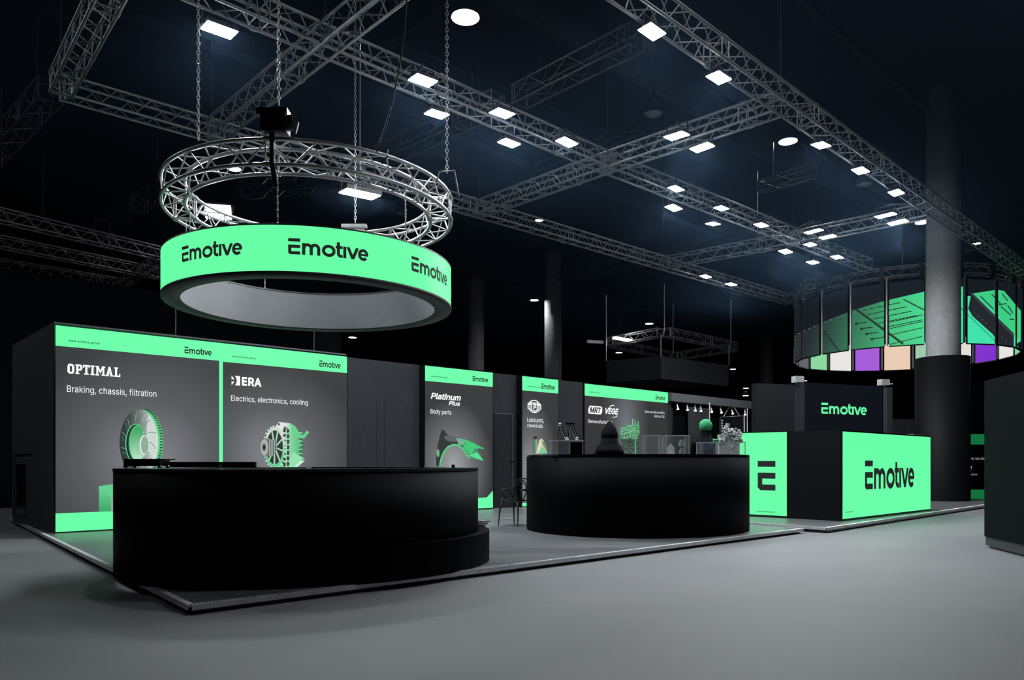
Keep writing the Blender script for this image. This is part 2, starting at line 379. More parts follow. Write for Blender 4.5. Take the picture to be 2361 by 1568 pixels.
# columns
def column(px, y_base, wpx, top, label, clad=None):
    Y = EYE*F/(y_base-HY); X = (px-CX)/F*Y; r = wpx/F*Y/2
    if clad: o = thing('column', label, 'column', (X, Y, 0), kind='structure')
    g = MB(); g.lathe((X, Y, 0), [(r, 0), (r, top)], 40)
    if not clad: return solo(g, 'column', m_column, label, 'column', kind='structure')
    g.build('shaft', m_column, o); R = clad[0]/F*Y/2; h = EYE+(HY-clad[1])/F*Y
    g = MB(); g.lathe((X-.03, Y, 0), [(R, 0), (R, h), (r, h)], 40, False); g.build('cladding', m_clad, o)
column(2175, 1160, 71, CEIL, 'large round grey column with black lower cladding at the right', (113, 826))
column(1275, 1119.5, 39, CEIL, 'tall pale grey column behind the booth walls', None)
column(1098, 1113.8, 36, CEIL, 'dimmer grey column just right of the hanging green ring', None)
column(1768, 1140, 26, 6.1, 'slim dark pillar behind the black booth block').data.materials[0] = m_clad
# dark partition wall, upper left
BW = Plane((-7.07, 27, 0), U)
g = MB(); g.slab(BW, -26, 0, 0, 6.52, -.15, 0); solo(g, 'partition_wall', m_backwall, 'tall black partition wall behind the left booth corner', 'wall', kind='structure')
g = MB(); g.slab(BW, .03, 1.2, 0, 6.0, -.3, -.15); solo(g, 'partition_wall', m_wall2, 'narrow charcoal partition beside the tall black one', 'wall', kind='structure')
g = MB(); g.tube(BW.pt(.02, 3, .02), BW.pt(.02, 6.5, .02), .02); solo(g, 'edge_pipe', m_steel, 'thin pale pipe at the right end of the black partition', 'pipe')
# ================================================================== TRUSSES
SEGS = []
def truss_parts(p0, p1, w, h, root, m, rc=.024, rb=.010, pitch=.27, seg=3.0):
    p0, p1 = Vector(p0), Vector(p1); SEGS.append((p0.copy(), p1.copy(), h)); d = p1-p0; L = d.length; d.normalize(); up = ZV; sd = d.cross(up).normalized()
    cor = [sd*(a*w/2)+up*(b*h/2) for a, b in ((-1, -1), (1, -1), (1, 1), (-1, 1))]
    for c in cor:
        g = MB(); g.tube(p0+c, p1+c, rc, 8); 
        for k in range(1, int(L/seg)+1): q = p0+c+d*(k*seg); g.tube(q-d*.05, q+d*.05, rc*1.45, 8)
        g.build('chord', m, root)
    g = MB(); n = max(2, int(round(L/pitch))); dx = L/n
    for s in range(4):
        a, b = cor[s], cor[(s+1) % 4]
        for k in range(n):
            q0, q1 = p0+d*(k*dx), p0+d*((k+1)*dx)
            if k % 2 == 0: g.tube(q0+a, q1+b, rb, 5, False)
            else: g.tube(q0+b, q1+a, rb, 5, False)
        for k in range(0, int(L/seg)+1):
            for e in (-.09, .09):
                q = p0+d*min(max(k*seg+e, .02), L-.02); g.tube(q+a, q+b, rb*1.1, 5, False)
        g.tube(p1+a-d*.02, p1+b-d*.02, rb, 5, False)
    g.build('lattice', m, root)
TZ = 7.23
def truss(label, a, b, z=TZ, m=None, group='straight lighting trusses', size=.3, **kw):
    p = at_z(a[0], a[1], z); q = at_z(b[0], b[1], z); r = thing('lighting_truss', label, 'truss', p, 0, group); truss_parts(p, q, size, size, r, m or m_alu, **kw); return r
def ext(a, b, k0, k1): return (a[0]-(b[0]-a[0])*k0, a[1]-(b[1]-a[1])*k0), (b[0]+(b[0]-a[0])*k1, b[1]+(b[1]-a[1])*k1)
def truss3(label, a, b, back, fwd, **kw):
    p, q = at_z(a[0], a[1], TZ), at_z(b[0], b[1], TZ); d = (q-p).normalized(); p = p-d*back; q = q+d*fwd
    r = thing('lighting_truss', label, 'truss', p, 0, kw.pop('group', 'straight lighting trusses')); truss_parts(p, q, .3, .3, r, kw.pop('m', m_alu), **kw)
truss3('long silver truss descending from top centre to the right edge', (1800, 225), (2150, 473), 11, 11)
truss3('long silver truss across the middle carrying most floodlights', (750, 95), (1400, 375), 7, 0)
truss3('silver truss continuing the middle run to the round screen rig', (1400, 375), (2000, 612), 0, 0)
truss3('silver truss on the left between two corners above the ring', (140, 200), (488, 300), 0, 0)
truss3('silver truss hidden in part behind the ring, reaching its right corner', (488, 300), (1105, 482), 0, 0)
truss3('silver truss running down right from the ring to the far junction', (1105, 482), (1530, 607), 0, 0)
truss3('short far silver truss ending at the round screen rig', (1530, 607), (1822, 692), 0, 0)
truss3('silver cross truss rising from above the ring to the top edge', (495, 302), (750, 95), 0, 3.5)
truss3('dim silver truss in the top left corner rising out of frame', (140, 198), (240, 0), 0, 3)
truss3('silver cross truss between the ring and the middle junction', (1105, 482), (1400, 375), 0, 0)
truss3('silver cross truss from the middle junction to the right long truss', (1400, 375), (1795, 240), 0, 0)
truss3('far silver cross truss left of the lamp cluster', (1530, 607), (1830, 550), 0, 0)
truss3('far silver cross truss between the cluster and the big column', (1830, 550), (2140, 485), 0, 0)
truss3('low silver truss at the left edge, front of three rows', (-40, 487), (400, 592), 0, 0)
truss3('low silver truss at the left edge, middle of three rows', (-40, 550), (370, 632), 0, 0)
truss3('low silver truss at the left edge, rear of three rows', (-40, 604), (300, 658), 0, 0)
truss3('silver cross truss joining the three left rows beside the ring', (270, 662), (430, 560), 0, 0)
truss3('short silver truss stub joined to the round screen rig', (1822, 692), (1868, 655), 0, 0)
for jx, jy, lab in ((750, 95, 'the crossing above the ring'), (1400, 375, 'the middle crossing'), (1800, 225, 'the right crossing of the long truss'), (1830, 550, 'the far crossing amid the lamp cluster'), (1530, 607, 'the far left junction'), (1105, 482, 'the junction right of the ring'), (488, 300, 'the junction left of the ring'), (140, 200, 'the upper left corner of the truss grid'), (100, 520, 'the front one of the three left rows')):
    p = at_z(jx, jy, TZ); g = MB(); g.tube((p.x, p.y, TZ+.15), (p.x, p.y, CEIL), .006, 5); g.box((p.x, p.y, TZ+.16), .34, .05, .02, U); solo(g, 'suspension_cable', m_darktruss, 'thin dark cable hanging '+lab, 'cable', group='thin dark cables holding the trusses')
def dtruss(label, a, b, z, k=1.):
    p, q = at_z(a[0], a[1], z), at_z(b[0], b[1], z); r = thing('black_truss', label, 'truss', p, 0, 'black trusses near the ceiling'); truss_parts(p, q, .4*k, .4*k, r, m_darktruss, .022, .011, .5)
    for t in (.2, .8): c = p+(q-p)*t; g = MB(); g.tube((c.x, c.y, z+.2*k), (c.x, c.y, CEIL), .008, 5); g.build('hanger', m_darktruss, r)
dtruss('black truss at the far left edge', (-20, 360), (118, 208), 8.2)
dtruss('black truss above the middle junction, upper centre', (1195, 225), (1470, 85), 9.2)
dtruss('black truss between ring and central truss', (880, 360), (1150, 235), 9.0)
dtruss('black truss behind the ring, lower left', (235, 525), (400, 420), 8.4)
dtruss('black truss inside the right grid bay', (1752, 432), (1880, 392), 8.3, .7)
dtruss('black truss crossing behind the middle bay', (1210, 415), (1500, 290), 9.4)
dtruss('black truss far behind the tall column', (1290, 640), (1700, 560), 9.8)
dtruss('black truss seen through the hanging ring', (560, 440), (900, 400), 8.8)
# square truss far behind with sign box
SZ = 6.23; q4 = [at_z(1398, 790, SZ), at_z(1530, 765, SZ), at_z(1697, 800, SZ), at_z(1560, 822, SZ)]
for i, lab in enumerate(('near left', 'near right', 'far right', 'far left')):
    a, b = q4[i], q4[(i+1) % 4]; r = thing('square_truss', f'{lab} side of the square hanging truss above the grey sign box', 'truss', a, 0, 'square truss rig')
    dd = (b-a).normalized()*.17; truss_parts(a+dd, b-dd, .32, .32, r, m_alu, .03, .014, .4)
g = MB(); a = q4[0]; p = at_z(1345, 787, SZ); g.box(((a.x+p.x)/2, (a.y+p.y)/2, SZ), (a-p).length-.3, .12, .12, a-p); solo(g, 'truss_stub', m_alu, 'short pipe stub at the left corner of the square truss', 'pipe')
g = MB(); c = at_z(1435, 782, SZ-.1); g.box(c, 1.0, .18, .08, U); solo(g, 'light_bar', m_spotl, 'lit white bar lamp on the square truss', 'lamp')
c0 = at_y(1524, 821, 29); cl = at_y(1398, 831, 30.4); crr = at_y(1681, 842, 31.8); ct, cb = c0.z, 4.44
r = thing('hanging_sign_box', 'large dark grey hanging sign box under the square truss', 'sign', (c0.x, c0.y, cb))
g = MB(); back = cl+crr-c0
P4 = [(c0.x, c0.y), (crr.x, crr.y), (back.x, back.y), (cl.x, cl.y)]
for i in range(4):
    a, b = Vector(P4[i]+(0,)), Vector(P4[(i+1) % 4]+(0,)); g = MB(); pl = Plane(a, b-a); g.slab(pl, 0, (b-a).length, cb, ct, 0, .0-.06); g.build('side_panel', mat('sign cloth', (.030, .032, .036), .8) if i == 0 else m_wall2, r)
for i in (0, 1, 3):
    a = Vector(P4[i]+(ct,)); g = MB(); g.tube(a, (a.x, a.y, SZ-.1), .015); g.build('hanger', m_steel, r)
# ================================================================== HANGING GREEN RING
RC = Vector((-2.89, 11.0, 0)); RR = 2.0; RB, RT = 3.47, 4.06
def circ(c, r, z, n=96, a0=0, a1=2*math.pi): return [(c.x+r*math.cos(a0+(a1-a0)*i/n), c.y+r*math.sin(a0+(a1-a0)*i/n), z) for i in range(n)]
ring = thing('ring_banner', 'hanging round banner, glowing green outside with dark logos, grey lining inside', 'banner', (RC.x, RC.y, RB))
g = MB(); g.lathe(RC, [(RR, RB+.035), (RR, RT)], 128, False); g.build('green_band', m_green, ring)['label'] = 'glowing green outer band'
RI = RR-.24
g = MB(); g.lathe(RC, [(RI, RB+.012), (RI, RT-.01)], 128, False); g.build('lining', m_lining, ring)['label'] = 'plain grey inner lining'
g = MB(); g.lathe(RC, [(RI-.004, RB+.012), (RI, RB), (RR+.004, RB), (RR+.006, RB+.036), (RR-.02, RB+.036)], 128, False); g.build('bottom_rim', m_rim, ring)['label'] = 'dark grey bottom rim'
g = MB(); g.lathe(RC, [(RR+.004, RT-.008), (RR+.004, RT+.012), (RI-.004, RT+.012), (RI-.004, RT-.012)], 128, False); g.build('top_rim', m_house, ring)
def ang_at(c, r, px):
    best = None
    for i in range(3600):
        a = math.radians(i*.1); x, y = c.x+r*math.cos(a), c.y+r*math.sin(a)
        if (x-c.x)*x+(y-c.y)*y > 0: continue
        e = abs(CX+F*x/y-px)
        if best is None or e < best[0]: best = (e, a)
    return best[1]
angs = [ang_at(RC, RR, p) for p in (421, 665, 948)]
st = (angs[2]-angs[0])/2; xh = .141
for k in range(6):
    a0 = angs[k] if k < 3 else angs[2]+st*(k-2)
    if k >= 3 and a0 > angs[0]+2*math.pi-.5: break
    polys_mesh(EMO, lambda x, y: (RC.x+(RR+.009)*math.cos(a0+x*xh/RR), RC.y+(RR+.009)*math.sin(a0+x*xh/RR), 3.705+y*xh), ring, 'logo', m_ink)
rt = thing('ring_truss', 'bright circular silver truss hanging above the green ring banner', 'truss', (RC.x, RC.y, 4.77))
z0, z1, r1, r2 = 4.77, 5.07, RR, RR-.3
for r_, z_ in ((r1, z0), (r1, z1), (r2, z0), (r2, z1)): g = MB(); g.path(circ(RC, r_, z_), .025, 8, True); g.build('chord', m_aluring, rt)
g = MB(); nn = 44
def cp(r_, z_, i): a = 2*math.pi*i/nn; return (RC.x+r_*math.cos(a), RC.y+r_*math.sin(a), z_)
for i in range(nn):
    for A_, B_ in (((r1, z0), (r1, z1)), ((r2, z0), (r2, z1)), ((r1, z1), (r2, z1)), ((r1, z0), (r2, z0))):
        if i % 2: A_, B_ = B_, A_
        g.tube(cp(*A_, i), cp(*B_, i+1), .010, 6, False)
        if i % 11 in (0,): g.tube(cp(*A_, i+.12), cp(*B_, i+.12), .010, 6, False); g.tube(cp(*A_, i-.12), cp(*B_, i-.12), .010, 6, False)
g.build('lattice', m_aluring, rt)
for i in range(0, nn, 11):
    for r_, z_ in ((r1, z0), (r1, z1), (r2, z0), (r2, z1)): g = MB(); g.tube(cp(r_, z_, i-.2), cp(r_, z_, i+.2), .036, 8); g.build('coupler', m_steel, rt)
def chain(p, top, label, link=.075):
    g = MB(); z = p[2]; i = 0
    while z < top:
        c = Vector((p[0], p[1], z)); s = Vector((1, 0, 0)) if i % 2 else Vector((0, 1, 0)); pts = []
        for t in range(8): th = 2*math.pi*t/8; pts.append(c+s*(.018*math.cos(th))+ZV*(link*.42*math.sin(th)+link*.42))
        g.path(pts, .0065, 4, True); z += link*.72; i += 1
    return solo(g, 'hoist_chain', m_steel, label, 'chain', group='hoist chains of the ring')
chain((-3.77, 9.12, 5.1), 9.6, 'silver hoist chain holding the left of the ring truss')
chain((-2.76, 8.98, 5.46), 9.6, 'silver hoist chain running up from the black hoist motor')
chain((-2.66, 12.88, 5.3), 11.6, 'silver hoist chain reaching down to the far side of the ring')
chain((-.87, 10.15, 5.1), 9.8, 'silver hoist chain holding the right of the ring truss')
g = MB(); p = (-.87, 10.15, 5.06); g.path([(p[0]-.14, p[1], 4.98), (p[0]-.1, p[1], 5.12), (p[0]+.1, p[1], 5.14), (p[0]+.16, p[1]+.05, 4.8)], .012, 6); solo(g, 'steel_sling', m_steel, 'bent steel sling at the right of the ring truss', 'sling')
hm = thing('hoist_motor', 'black chain hoist motor standing on the near side of the ring truss', 'hoist', (-2.8, 8.98, 5.1))
g = MB(); c = Vector((-2.80, 8.98, 5.23)); g.box(c, .30, .2, .22); g.box(c+Vector((-.02, 0, .13)), .36, .16, .08); g.tube(c+Vector((.15, 0, .02)), c+Vector((.22, 0, .02)), .09, 16); g.build('body', m_plastic, hm)
g = MB(); g.box((-2.82, 8.93, 4.93), .05, .06, .36); g.tube((-2.82, 8.93, 4.75), (-2.80, 9.0, 4.5), .035); g.build('hook_block', m_plastic, hm)
g = MB(); c = Vector((-2.575, 8.96, 5.24)); g.add([c+Vector(v) for v in ((0, 0, .14), (.055, 0, .02), (.02, 0, -.13), (-.03, 0, 0), (0, .05, .1), (.05, .05, .02), (.02, .05, -.1), (-.03, .05, 0))], [(0, 1, 2, 3), (4, 7, 6, 5), (0, 4, 5, 1), (1, 5, 6, 2), (2, 6, 7, 3), (3, 7, 4, 0)]); g.build('side_plate', m_steel, hm)
g = MB(); pts = [at_y(x, y, 9.3) for x, y in ((942, -40), (938, 0), (932, 80), (922, 150), (905, 235), (890, 290), (874, 332), (868, 352), (880, 338), (893, 345), (892, 362), (880, 378))]; g.path(pts, .011, 6); solo(g, 'power_cable', m_plastic, 'black power cable looping down to the ring truss', 'cable')
for i, (px, near, lab) in enumerate(((437, 1, 'left'), (935, 1, 'right'), (640, 1, 'front'), (520, 0, 'rear left'), (935, 0, 'rear right'))):
    a = ang_at(RC, RR-.12, px)
    if not near: a = -a+.4*i
    x, y = RC.x+(RR-.12)*math.cos(a), RC.y+(RR-.12)*math.sin(a); g = MB(); g.tube((x, y, RT), (x, y, 4.8), .007)
    for j in range(8): g.ball((x, y, RT+.05+j*.08), .013, n=6, m=4)
    solo(g, 'short_chain', m_steel, f'short {lab} chain between the ring banner and its truss', 'chain', group='short chains under the ring truss')
hb = thing('far_hoist', 'small steel hoist frame at the far side of the ring', 'hoist', (-2.66, 12.8, 5.07))
g = MB(); g.box((-2.66, 12.8, 5.22), .42, .1, .05); g.box((-2.66, 12.8, 5.12), .36, .14, .05); g.build('frame', m_steel, hb)
g = MB(); g.ball((-2.62, 12.8, 5.12), .06); g.ball((-2.74, 12.8, 5.12), .06); g.build('pulley', m_chrome, hb)
# ================================================================== LAMPS
def flood_proto():
    r = thing('floodlight', '', 'floodlight', (0, 0, 0), 0, 'floodlights on the trusses')
    g = MB(); g.box((0, 0, -.031), .40, .25, .006); g.build('lens', m_lamp, r, False)['label'] = 'glowing white lens'
    g = MB(); g.box((0, 0, .0), .43, .28, .05)
    for i in range(-4, 5): g.box((i*.045, 0, .04), .008, .22, .04)
    g.build('housing', m_house, r, False)
    g = MB()
    for s in (-1, 1): g.box((s*.225, 0, .08), .012, .03, .2)
    g.box((0, 0, .18), .46, .03, .012); g.tube((0, 0, .18), (0, 0, .24), .02); g.build('yoke', m_house, r, False)
    return r
FL = [ # px, py, width, A or B truss, label
 (506, 65, 72, 0, 'white floodlight at the upper left under the middle truss'),
 (975, 182, 60, 0, 'white floodlight on the middle truss just right of the hanging black cable'),
 (1007, 260, 52, 0, 'white floodlight below the middle truss beside the ring right chain'),
 (1158, 258, 54, 0, 'white floodlight on the middle truss before its gap'),
 (1174, 327, 48, 0, 'white floodlight hanging just below the gap in the middle truss'),
 (1307, 325, 48, 0, 'white floodlight on the middle truss left of its first crossing'),
 (1503, 70, 60, 0, 'topmost white floodlight on the right long truss'),
 (1657, 176, 56, 0, 'second white floodlight down the right long truss'),
 (1560, 310, 52, 1, 'white floodlight on top side of the right cross truss'),
 (1619, 337, 50, 1, 'white floodlight on the lower side of the right cross truss'),
 (1893, 332, 46, 0, 'white floodlight right of the lit bay lamp, on the long truss'),
 (1984, 391, 42, 0, 'white floodlight midway down the right long truss, above an unlit bay lamp'),
 (2066, 442, 38, 0, 'lowest white floodlight on the right long truss'),
 (1559, 433, 36, 0, 'white floodlight on the middle truss, first after the crossing'),
 (1553, 477, 38, 0, 'white floodlight hanging under the middle truss, first after the crossing'),
 (1663, 478, 34, 0, 'white floodlight on the middle truss, second after the crossing'),
 (1644, 514, 34, 0, 'white floodlight hanging under the middle truss, second after the crossing'),
 (1755, 517, 34, 0, 'white floodlight just left of the far truss crossing'),
 (1811, 578, 32, 0, 'white floodlight just below the far truss crossing'),
 (1874, 603, 30, 0, 'lowest white floodlight of the cluster by the far crossing'),
 (1930, 591, 30, 0, 'rightmost white floodlight of the cluster by the far crossing'),
 (1868, 562, 30, 0, 'white floodlight in the middle of the far cluster'),
 (1909, 544, 34, 1, 'white floodlight on the lower side of the far cross truss, in the cluster'),
 (1876, 531, 38, 1, 'white floodlight on the upper side of the far cross truss, in the cluster'),
 (2042, 494, 42, 1, 'white floodlight on the far cross truss, upper one near the column'),
 (2070, 510, 40, 1, 'white floodlight on the far cross truss, lower one near the column'),
 (1627, 636, 26, 0, 'small white floodlight on the short far truss, left one'),
 (1686, 654, 26, 0, 'small white floodlight on the short far truss, right one'),
]
fp = flood_proto(); LZ = 7.0
for i, (px, py, wpx, ab, lab) in enumerate(FL):
    p = at_z(px, py, LZ); rz = RZ if not ab else math.atan2(N.y, N.x)
    rot = (math.radians(random.uniform(-4, 4)), math.radians(random.uniform(-4, 4)), rz)
    if i == 0: o = fp; o.location = p; o.rotation_euler = rot; o['label'] = lab
    else: o = copy_thing(fp, p, rot, lab); [bpy.data.objects.remove(c) for c in list(o.children) if c.name.startswith('clamp_arm')]
    s = wpx/F*p.y/.40*.95; o.scale = (s, s, s); best = None
    for a, b, hh in SEGS:
        if abs(a.z-TZ) > .2: continue
        d = b-a; t = max(0, min(1, (p-a).dot(d)/d.length_squared)); q = a+d*t; e = (q-p).xy.length
        if best is None or e < best[0]: best = (e, q, d.normalized())
    M = (Matrix.Translation(p) @ Euler(rot).to_matrix().to_4x4() @ Matrix.Scale(s, 4)).inverted(); q = best[1]; up_ = p+Vector((0, 0, .24*s)); w_ = (up_-q); w_.z = 0
    c_ = q+(w_.normalized()*.15 if w_.length > .15 else w_)+Vector((0, 0, -.13)); g = MB(); g.tube(M @ up_, M @ c_, .014, 6); g.box(M @ c_, .06, .06, .06); a_ = g.build('clamp_arm', m_house); a_.parent = o
p = at_y(830, 442, 13.6); o = copy_thing(fp, p, (math.radians(6), 0, RZ-.15), 'large white floodlight seen through the hanging ring, above its far side'); o.scale = (1.55, 1.55, 1.55); [bpy.data.objects.remove(c) for c in list(o.children) if c.name.startswith('clamp_arm')]
p = at_y(503, 487, 12.6); o = copy_thing(fp, p, (math.radians(-42), 0, math.radians(14)), 'tilted white floodlight clamped inside the left of the ring truss'); o.scale = (1.0, 1.0, 1.); [bpy.data.objects.remove(c) for c in list(o.children) if c.name.startswith('clamp_arm')]
g = MB(); q = at_y(830, 442, 13.6); g.tube(q+Vector((0, 0, .25)), (q.x, q.y, CEIL), .012); solo(g, 'drop_pole', m_steel, 'thin pole carrying the large floodlight inside the ring', 'pole')
def bay_proto(lit):
    r = thing('bay_lamp', '', 'ceiling lamp', (0, 0, 0), 0, 'bay lamps under the ceiling')
    g = MB(); g.lathe((0, 0, 0), [(0, -.012), (.235, -.012), (.235, 0), (0, 0)], 28, False); g.build('lens', m_bay if lit else m_off, r, False)
    g = MB(); g.lathe((0, 0, 0), [(.25, -.02), (.255, 0), (.235, .12), (.17, .26), (.10, .33), (.06, .36), (0, .36)], 28, False); g.build('dome', mat('dark bay lamp dome', (.05, .052, .06), .5, .3), r, False)
    g = MB(); g.lathe((0, 0, .36), [(.07, 0), (.07, .22), (.03, .24)], 14, True); g.build('gear_box', m_house, r, False)
    return r
def hang(o, k):
    g = MB(); g.tube((0, 0, .58), (0, 0, (CEIL-o.location.z)/k), .012); h = g.build('hanger', m_house, None); h.parent = o
BL = bay_proto(True); BO = bay_proto(False); nb = 0; no = 0
for px, py, z, lit, lab, sc_ in [
 (1073, 38, 10, 1, 'large lit round bay lamp at the top centre', 1.12), (1817, 325, 10, 1, 'lit round bay lamp beside the ribbed duct', 1), (2127, 512, 10, 1, 'lit round bay lamp left of the big column', 1),
 (540, 389, 10, 1, 'lit round bay lamp glimpsed through the near ring truss', .8), (1243, 508, 10, 1, 'lit round bay lamp right of the ring near the left junction', .6),
 (1232, 692, 10, 1, 'small lit bay lamp between the two grey columns', .9), (1497, 746, 10, 1, 'small lit bay lamp above the square truss', 1), (813, 778, 9, 1, 'tiny lit bay lamp just under the ring, above the booth wall', 1),
 (1427, 813, 8, 1, 'tiny lit bay lamp inside the square truss', .8), (1690, 851, 8, 1, 'tiny lit bay lamp right of the hanging sign box', .8), (2250, 562, 10, 1, 'lit bay lamp right of the big column', .7),
 (1720, 895, 7, 1, 'lowest tiny lit bay lamp above the track spotlights', .8), (1719, 912, 6.4, 1, 'tiny lit bay lamp just over the track beam end', .9), (2030, 916, 6.4, 1, 'tiny lit bay lamp right of the dark logo screen', .6),
 (1505, 262, 10, 0, 'unlit dome bay lamp above the right cross truss', 1), (1993, 425, 10, 0, 'unlit dome bay lamp inside the right grid bay', 1), (925, 492, 10, 0, 'dim unlit bay lamp seen through the hanging ring', .9), (2235, 577, 10, 0, 'unlit bay lamp beside the lit one right of the column', .8)]:
    p = at_z(px, py, z)
    if lit: o = BL if nb == 0 else copy_thing(BL, p, None, lab); nb += 1
    else: o = BO if no == 0 else copy_thing(BO, p, None, lab); no += 1
    o.location = p; o['label'] = lab; o.scale = (sc_,)*3; hang(o, sc_)
for (x, y) in ((3.4, 7.8), (7.4, 9.2), (-13, 12.5)):  # added lamps out of view, brightening the aisle floor and the left side
    o = copy_thing(BL, (x, y, 10), None, 'added round lamp high overhead, out of view, to brighten the floor and booth side'); o.scale = (1.5, 1.5, 1); [bpy.data.objects.remove(c) for c in list(o.children) if c.name.startswith('hanger')]; hang(o, 1)
# ================================================================== PLATFORM
c0 = at_z(440, 1395, PZ); c1 = at_z(1850, 1219, PZ); c2 = at_z(25, 1194, PZ)
dA = (c1-c0); c3 = c1+(c2-c0)*1.6
plat = thing('booth_platform', 'low grey raised platform carrying the booth walls and both round counters', 'platform', (c0.x, c0.y, 0), 0)
back_l = c0+(c2-c0)*1.12
quad = [(c0.x, c0.y), (c1.x, c1.y), (c1.x+(c2.x-c0.x)*1.3, c1.y+(c2.y-c0.y)*1.3), (c0.x+(c2.x-c0.x), c2.y)]
L_end = Vector((c1.x, c1.y, 0))+U*14
quad = [(c0.x, c0.y), (c1.x, c1.y), (c1.x-N.x*3.0, c1.y-N.y*3.0), (c1.x-N.x*3+U.x*8, c1.y-N.y*3+U.y*8), (c1.x-N.x*12+U.x*8, c1.y-N.y*12+U.y*8), (c2.x-.0+U.x*3, c2.y+U.y*3), (c2.x, c2.y)]
g = MB(); g.prism(quad, .062, PZ-.001); g.build('deck', m_pfloor, plat)
def inset(q, k):
    cx_ = sum(p[0] for p in q)/len(q); cy_ = sum(p[1] for p in q)/len(q); out = []
    for x, y in q: d = Vector((cx_-x, cy_-y)).normalized(); out.append((x+d.x*k, y+d.y*k))
    return out
g = MB(); g.prism(inset(quad, .05), 0, .062); g.build('plinth', m_blackgloss, plat)
m_trim = mat('ribbed aluminium edging', (.8, .81, .83), .35, .25)
def edging(a, b, root, z=PZ, tick=.045):
    a = Vector((a[0], a[1], 0)); b = Vector((b[0], b[1], 0)); d = (b-a); L = d.length; d.normalize(); n_ = Vector((d.y, -d.x, 0)); g = MB()
    mid = (a+b)/2
    g.box((mid.x, mid.y, z-.008), L, .05, .02, d); g.box((mid.x+n_.x*.024, mid.y+n_.y*.024, z-.022), L, .008, .04, d)
    k = 0.
    while k < L-.02:
        p = a+d*k; g.tube((p.x-n_.x*.022, p.y-n_.y*.022, z+.004), (p.x+n_.x*.026, p.y+n_.y*.026, z+.004), .0055, 5, True); k += tick
    g.build('edge_trim', m_trim, root)['label'] = 'ribbed silver edge strip'
edging(c2, c0, plat, tick=.03); edging(c0, c1, plat, tick=.03); edging(c1, (c1.x-N.x*3.0, c1.y-N.y*3.0), plat)
# second platform
e0 = at_z(1905, 1217, PZ+.012); e1 = at_z(2295, 1161, PZ); D2 = (e1-e0); D2.z = 0; D2.normalize()
p2 = thing('booth_platform', 'low black edged platform carrying the green block and the big column foot', 'platform', (e0.x, e0.y, 0))
e2 = Vector((e0.x, e0.y, 0))-N*2.35; e1b = Vector((e0.x, e0.y, 0))+D2*14
q2 = [(e0.x, e0.y), (e1b.x, e1b.y), (e1b.x-N.x*7, e1b.y-N.y*7), (e2.x-N.x*4.7, e2.y-N.y*4.7)]
g = MB(); g.prism(q2, .07, PZ+.008); g.build('deck', m_pfloor, p2)
g = MB(); g.prism(inset(q2, .05), 0, .07); g.build('plinth', m_blackgloss, p2)
edging((e2.x, e2.y), (e0.x, e0.y), p2, PZ+.012); edging((e0.x, e0.y), (e1b.x, e1b.y), p2, PZ+.012)
# ================================================================== BOOTH WALLS
W = Plane((-7.44, 12.35, 0), U); WT = 3.50
def wp(off): return Plane(W.pt(0, 0, off), U)
# storage block behind the two big lightboxes
s800 = W.s_at(800)
blk = thing('storage_block', 'dark booth storage block with the two widest lightboxes on its front', 'booth wall', W.pt(0, PZ, 0), RZ)
g = MB(); g.slab(W, 0, s800, PZ, WT+.03, -3.45, -.03); g.build('walls', mat('block side cloth', (.06, .065, .078), .8), blk)
g = MB(); g.slab(W, -.012, 0, 1.37, 1.39, -3.2, -1.7); g.slab(W, -.012, 0, .2, 1.38, -3.2, -3.18); g.build('door_groove', m_blackgloss, blk)
g = MB(); g.slab(W, -.014, 0, .25, 1.2, -3.0, -2.2); g.build('glossy_hatch', m_blackgloss, blk)
def lightbox(name, label, pl, pxl, pxr, depth, hdr_py, bottom_py=None, side=m_blackgloss, left_gap=0, right_div=None, matbg=None, top=WT-.03):
    s0, s1 = pl.s_at(pxl), pl.s_at(pxr); r = thing(name, label, 'lightbox', pl.pt(s0, PZ, 0), RZ)
    g = MB(); g.slab(pl, s0-.02, s1+.02, PZ, top+.03, -depth, -.004); g.build('frame', side, r)
    hz = pl.sz(pxl, hdr_py)[1]; bz = PZ+.02
    g = MB(); g.quad(pl.pt(s0, hz, .003), pl.pt(s1, hz, .003), pl.pt(s1, top, .003), pl.pt(s0, top, .003)); g.build('header_band', m_green, r)['label'] = 'glowing green header band'
    if bottom_py:
        z2 = pl.sz(pxl, bottom_py)[1]; g = MB(); g.quad(pl.pt(s0, bz, .003), pl.pt(s1, bz, .003), pl.pt(s1, z2, .003), pl.pt(s0, z2, .003)); g.build('footer_band', m_green, r)['label'] = 'glowing green foot band'
    else: z2 = bz
    g = MB(); g.quad(pl.pt(s0, z2, .003), pl.pt(s1, z2, .003), pl.pt(s1, hz, .003), pl.pt(s0, hz, .003)); pb = g.build('poster_print', m_wall, r)
    if matbg:
        cpx, cpy, rw, rh, ci, co = matbg; c = pl.at(cpx, cpy); x, y, z, a = r['frame']
        cl_ = (Matrix.Translation((x, y, z)) @ Matrix.Rotation(a, 4, 'Z')).inverted() @ c
        pb.data.materials[0] = poster_mat(name+' print', tuple(cl_), (rw, 5, rh), ci, co)
    return r
def emo(pl, a, b, y, par, m=None, yt=None): put(EMO, pl, a, b, y, par, 'logo', m or m_ink, .009, yt)
P1 = wp(0)
A1 = lightbox('lightbox_sign', 'leftmost backlit poster with a printed brake disc', P1, 128, 507, .03, 797, 1184, matbg=(345, 1060, 2.1, 2.0, (128, 130, 135), (50, 52, 55)))
emo(P1, 425, 488, 814.5, A1, yt=799)
write('www.emotive.group', P1, 157, 230, 787.5, A1, 'web_address', m_ink, bold=.01)
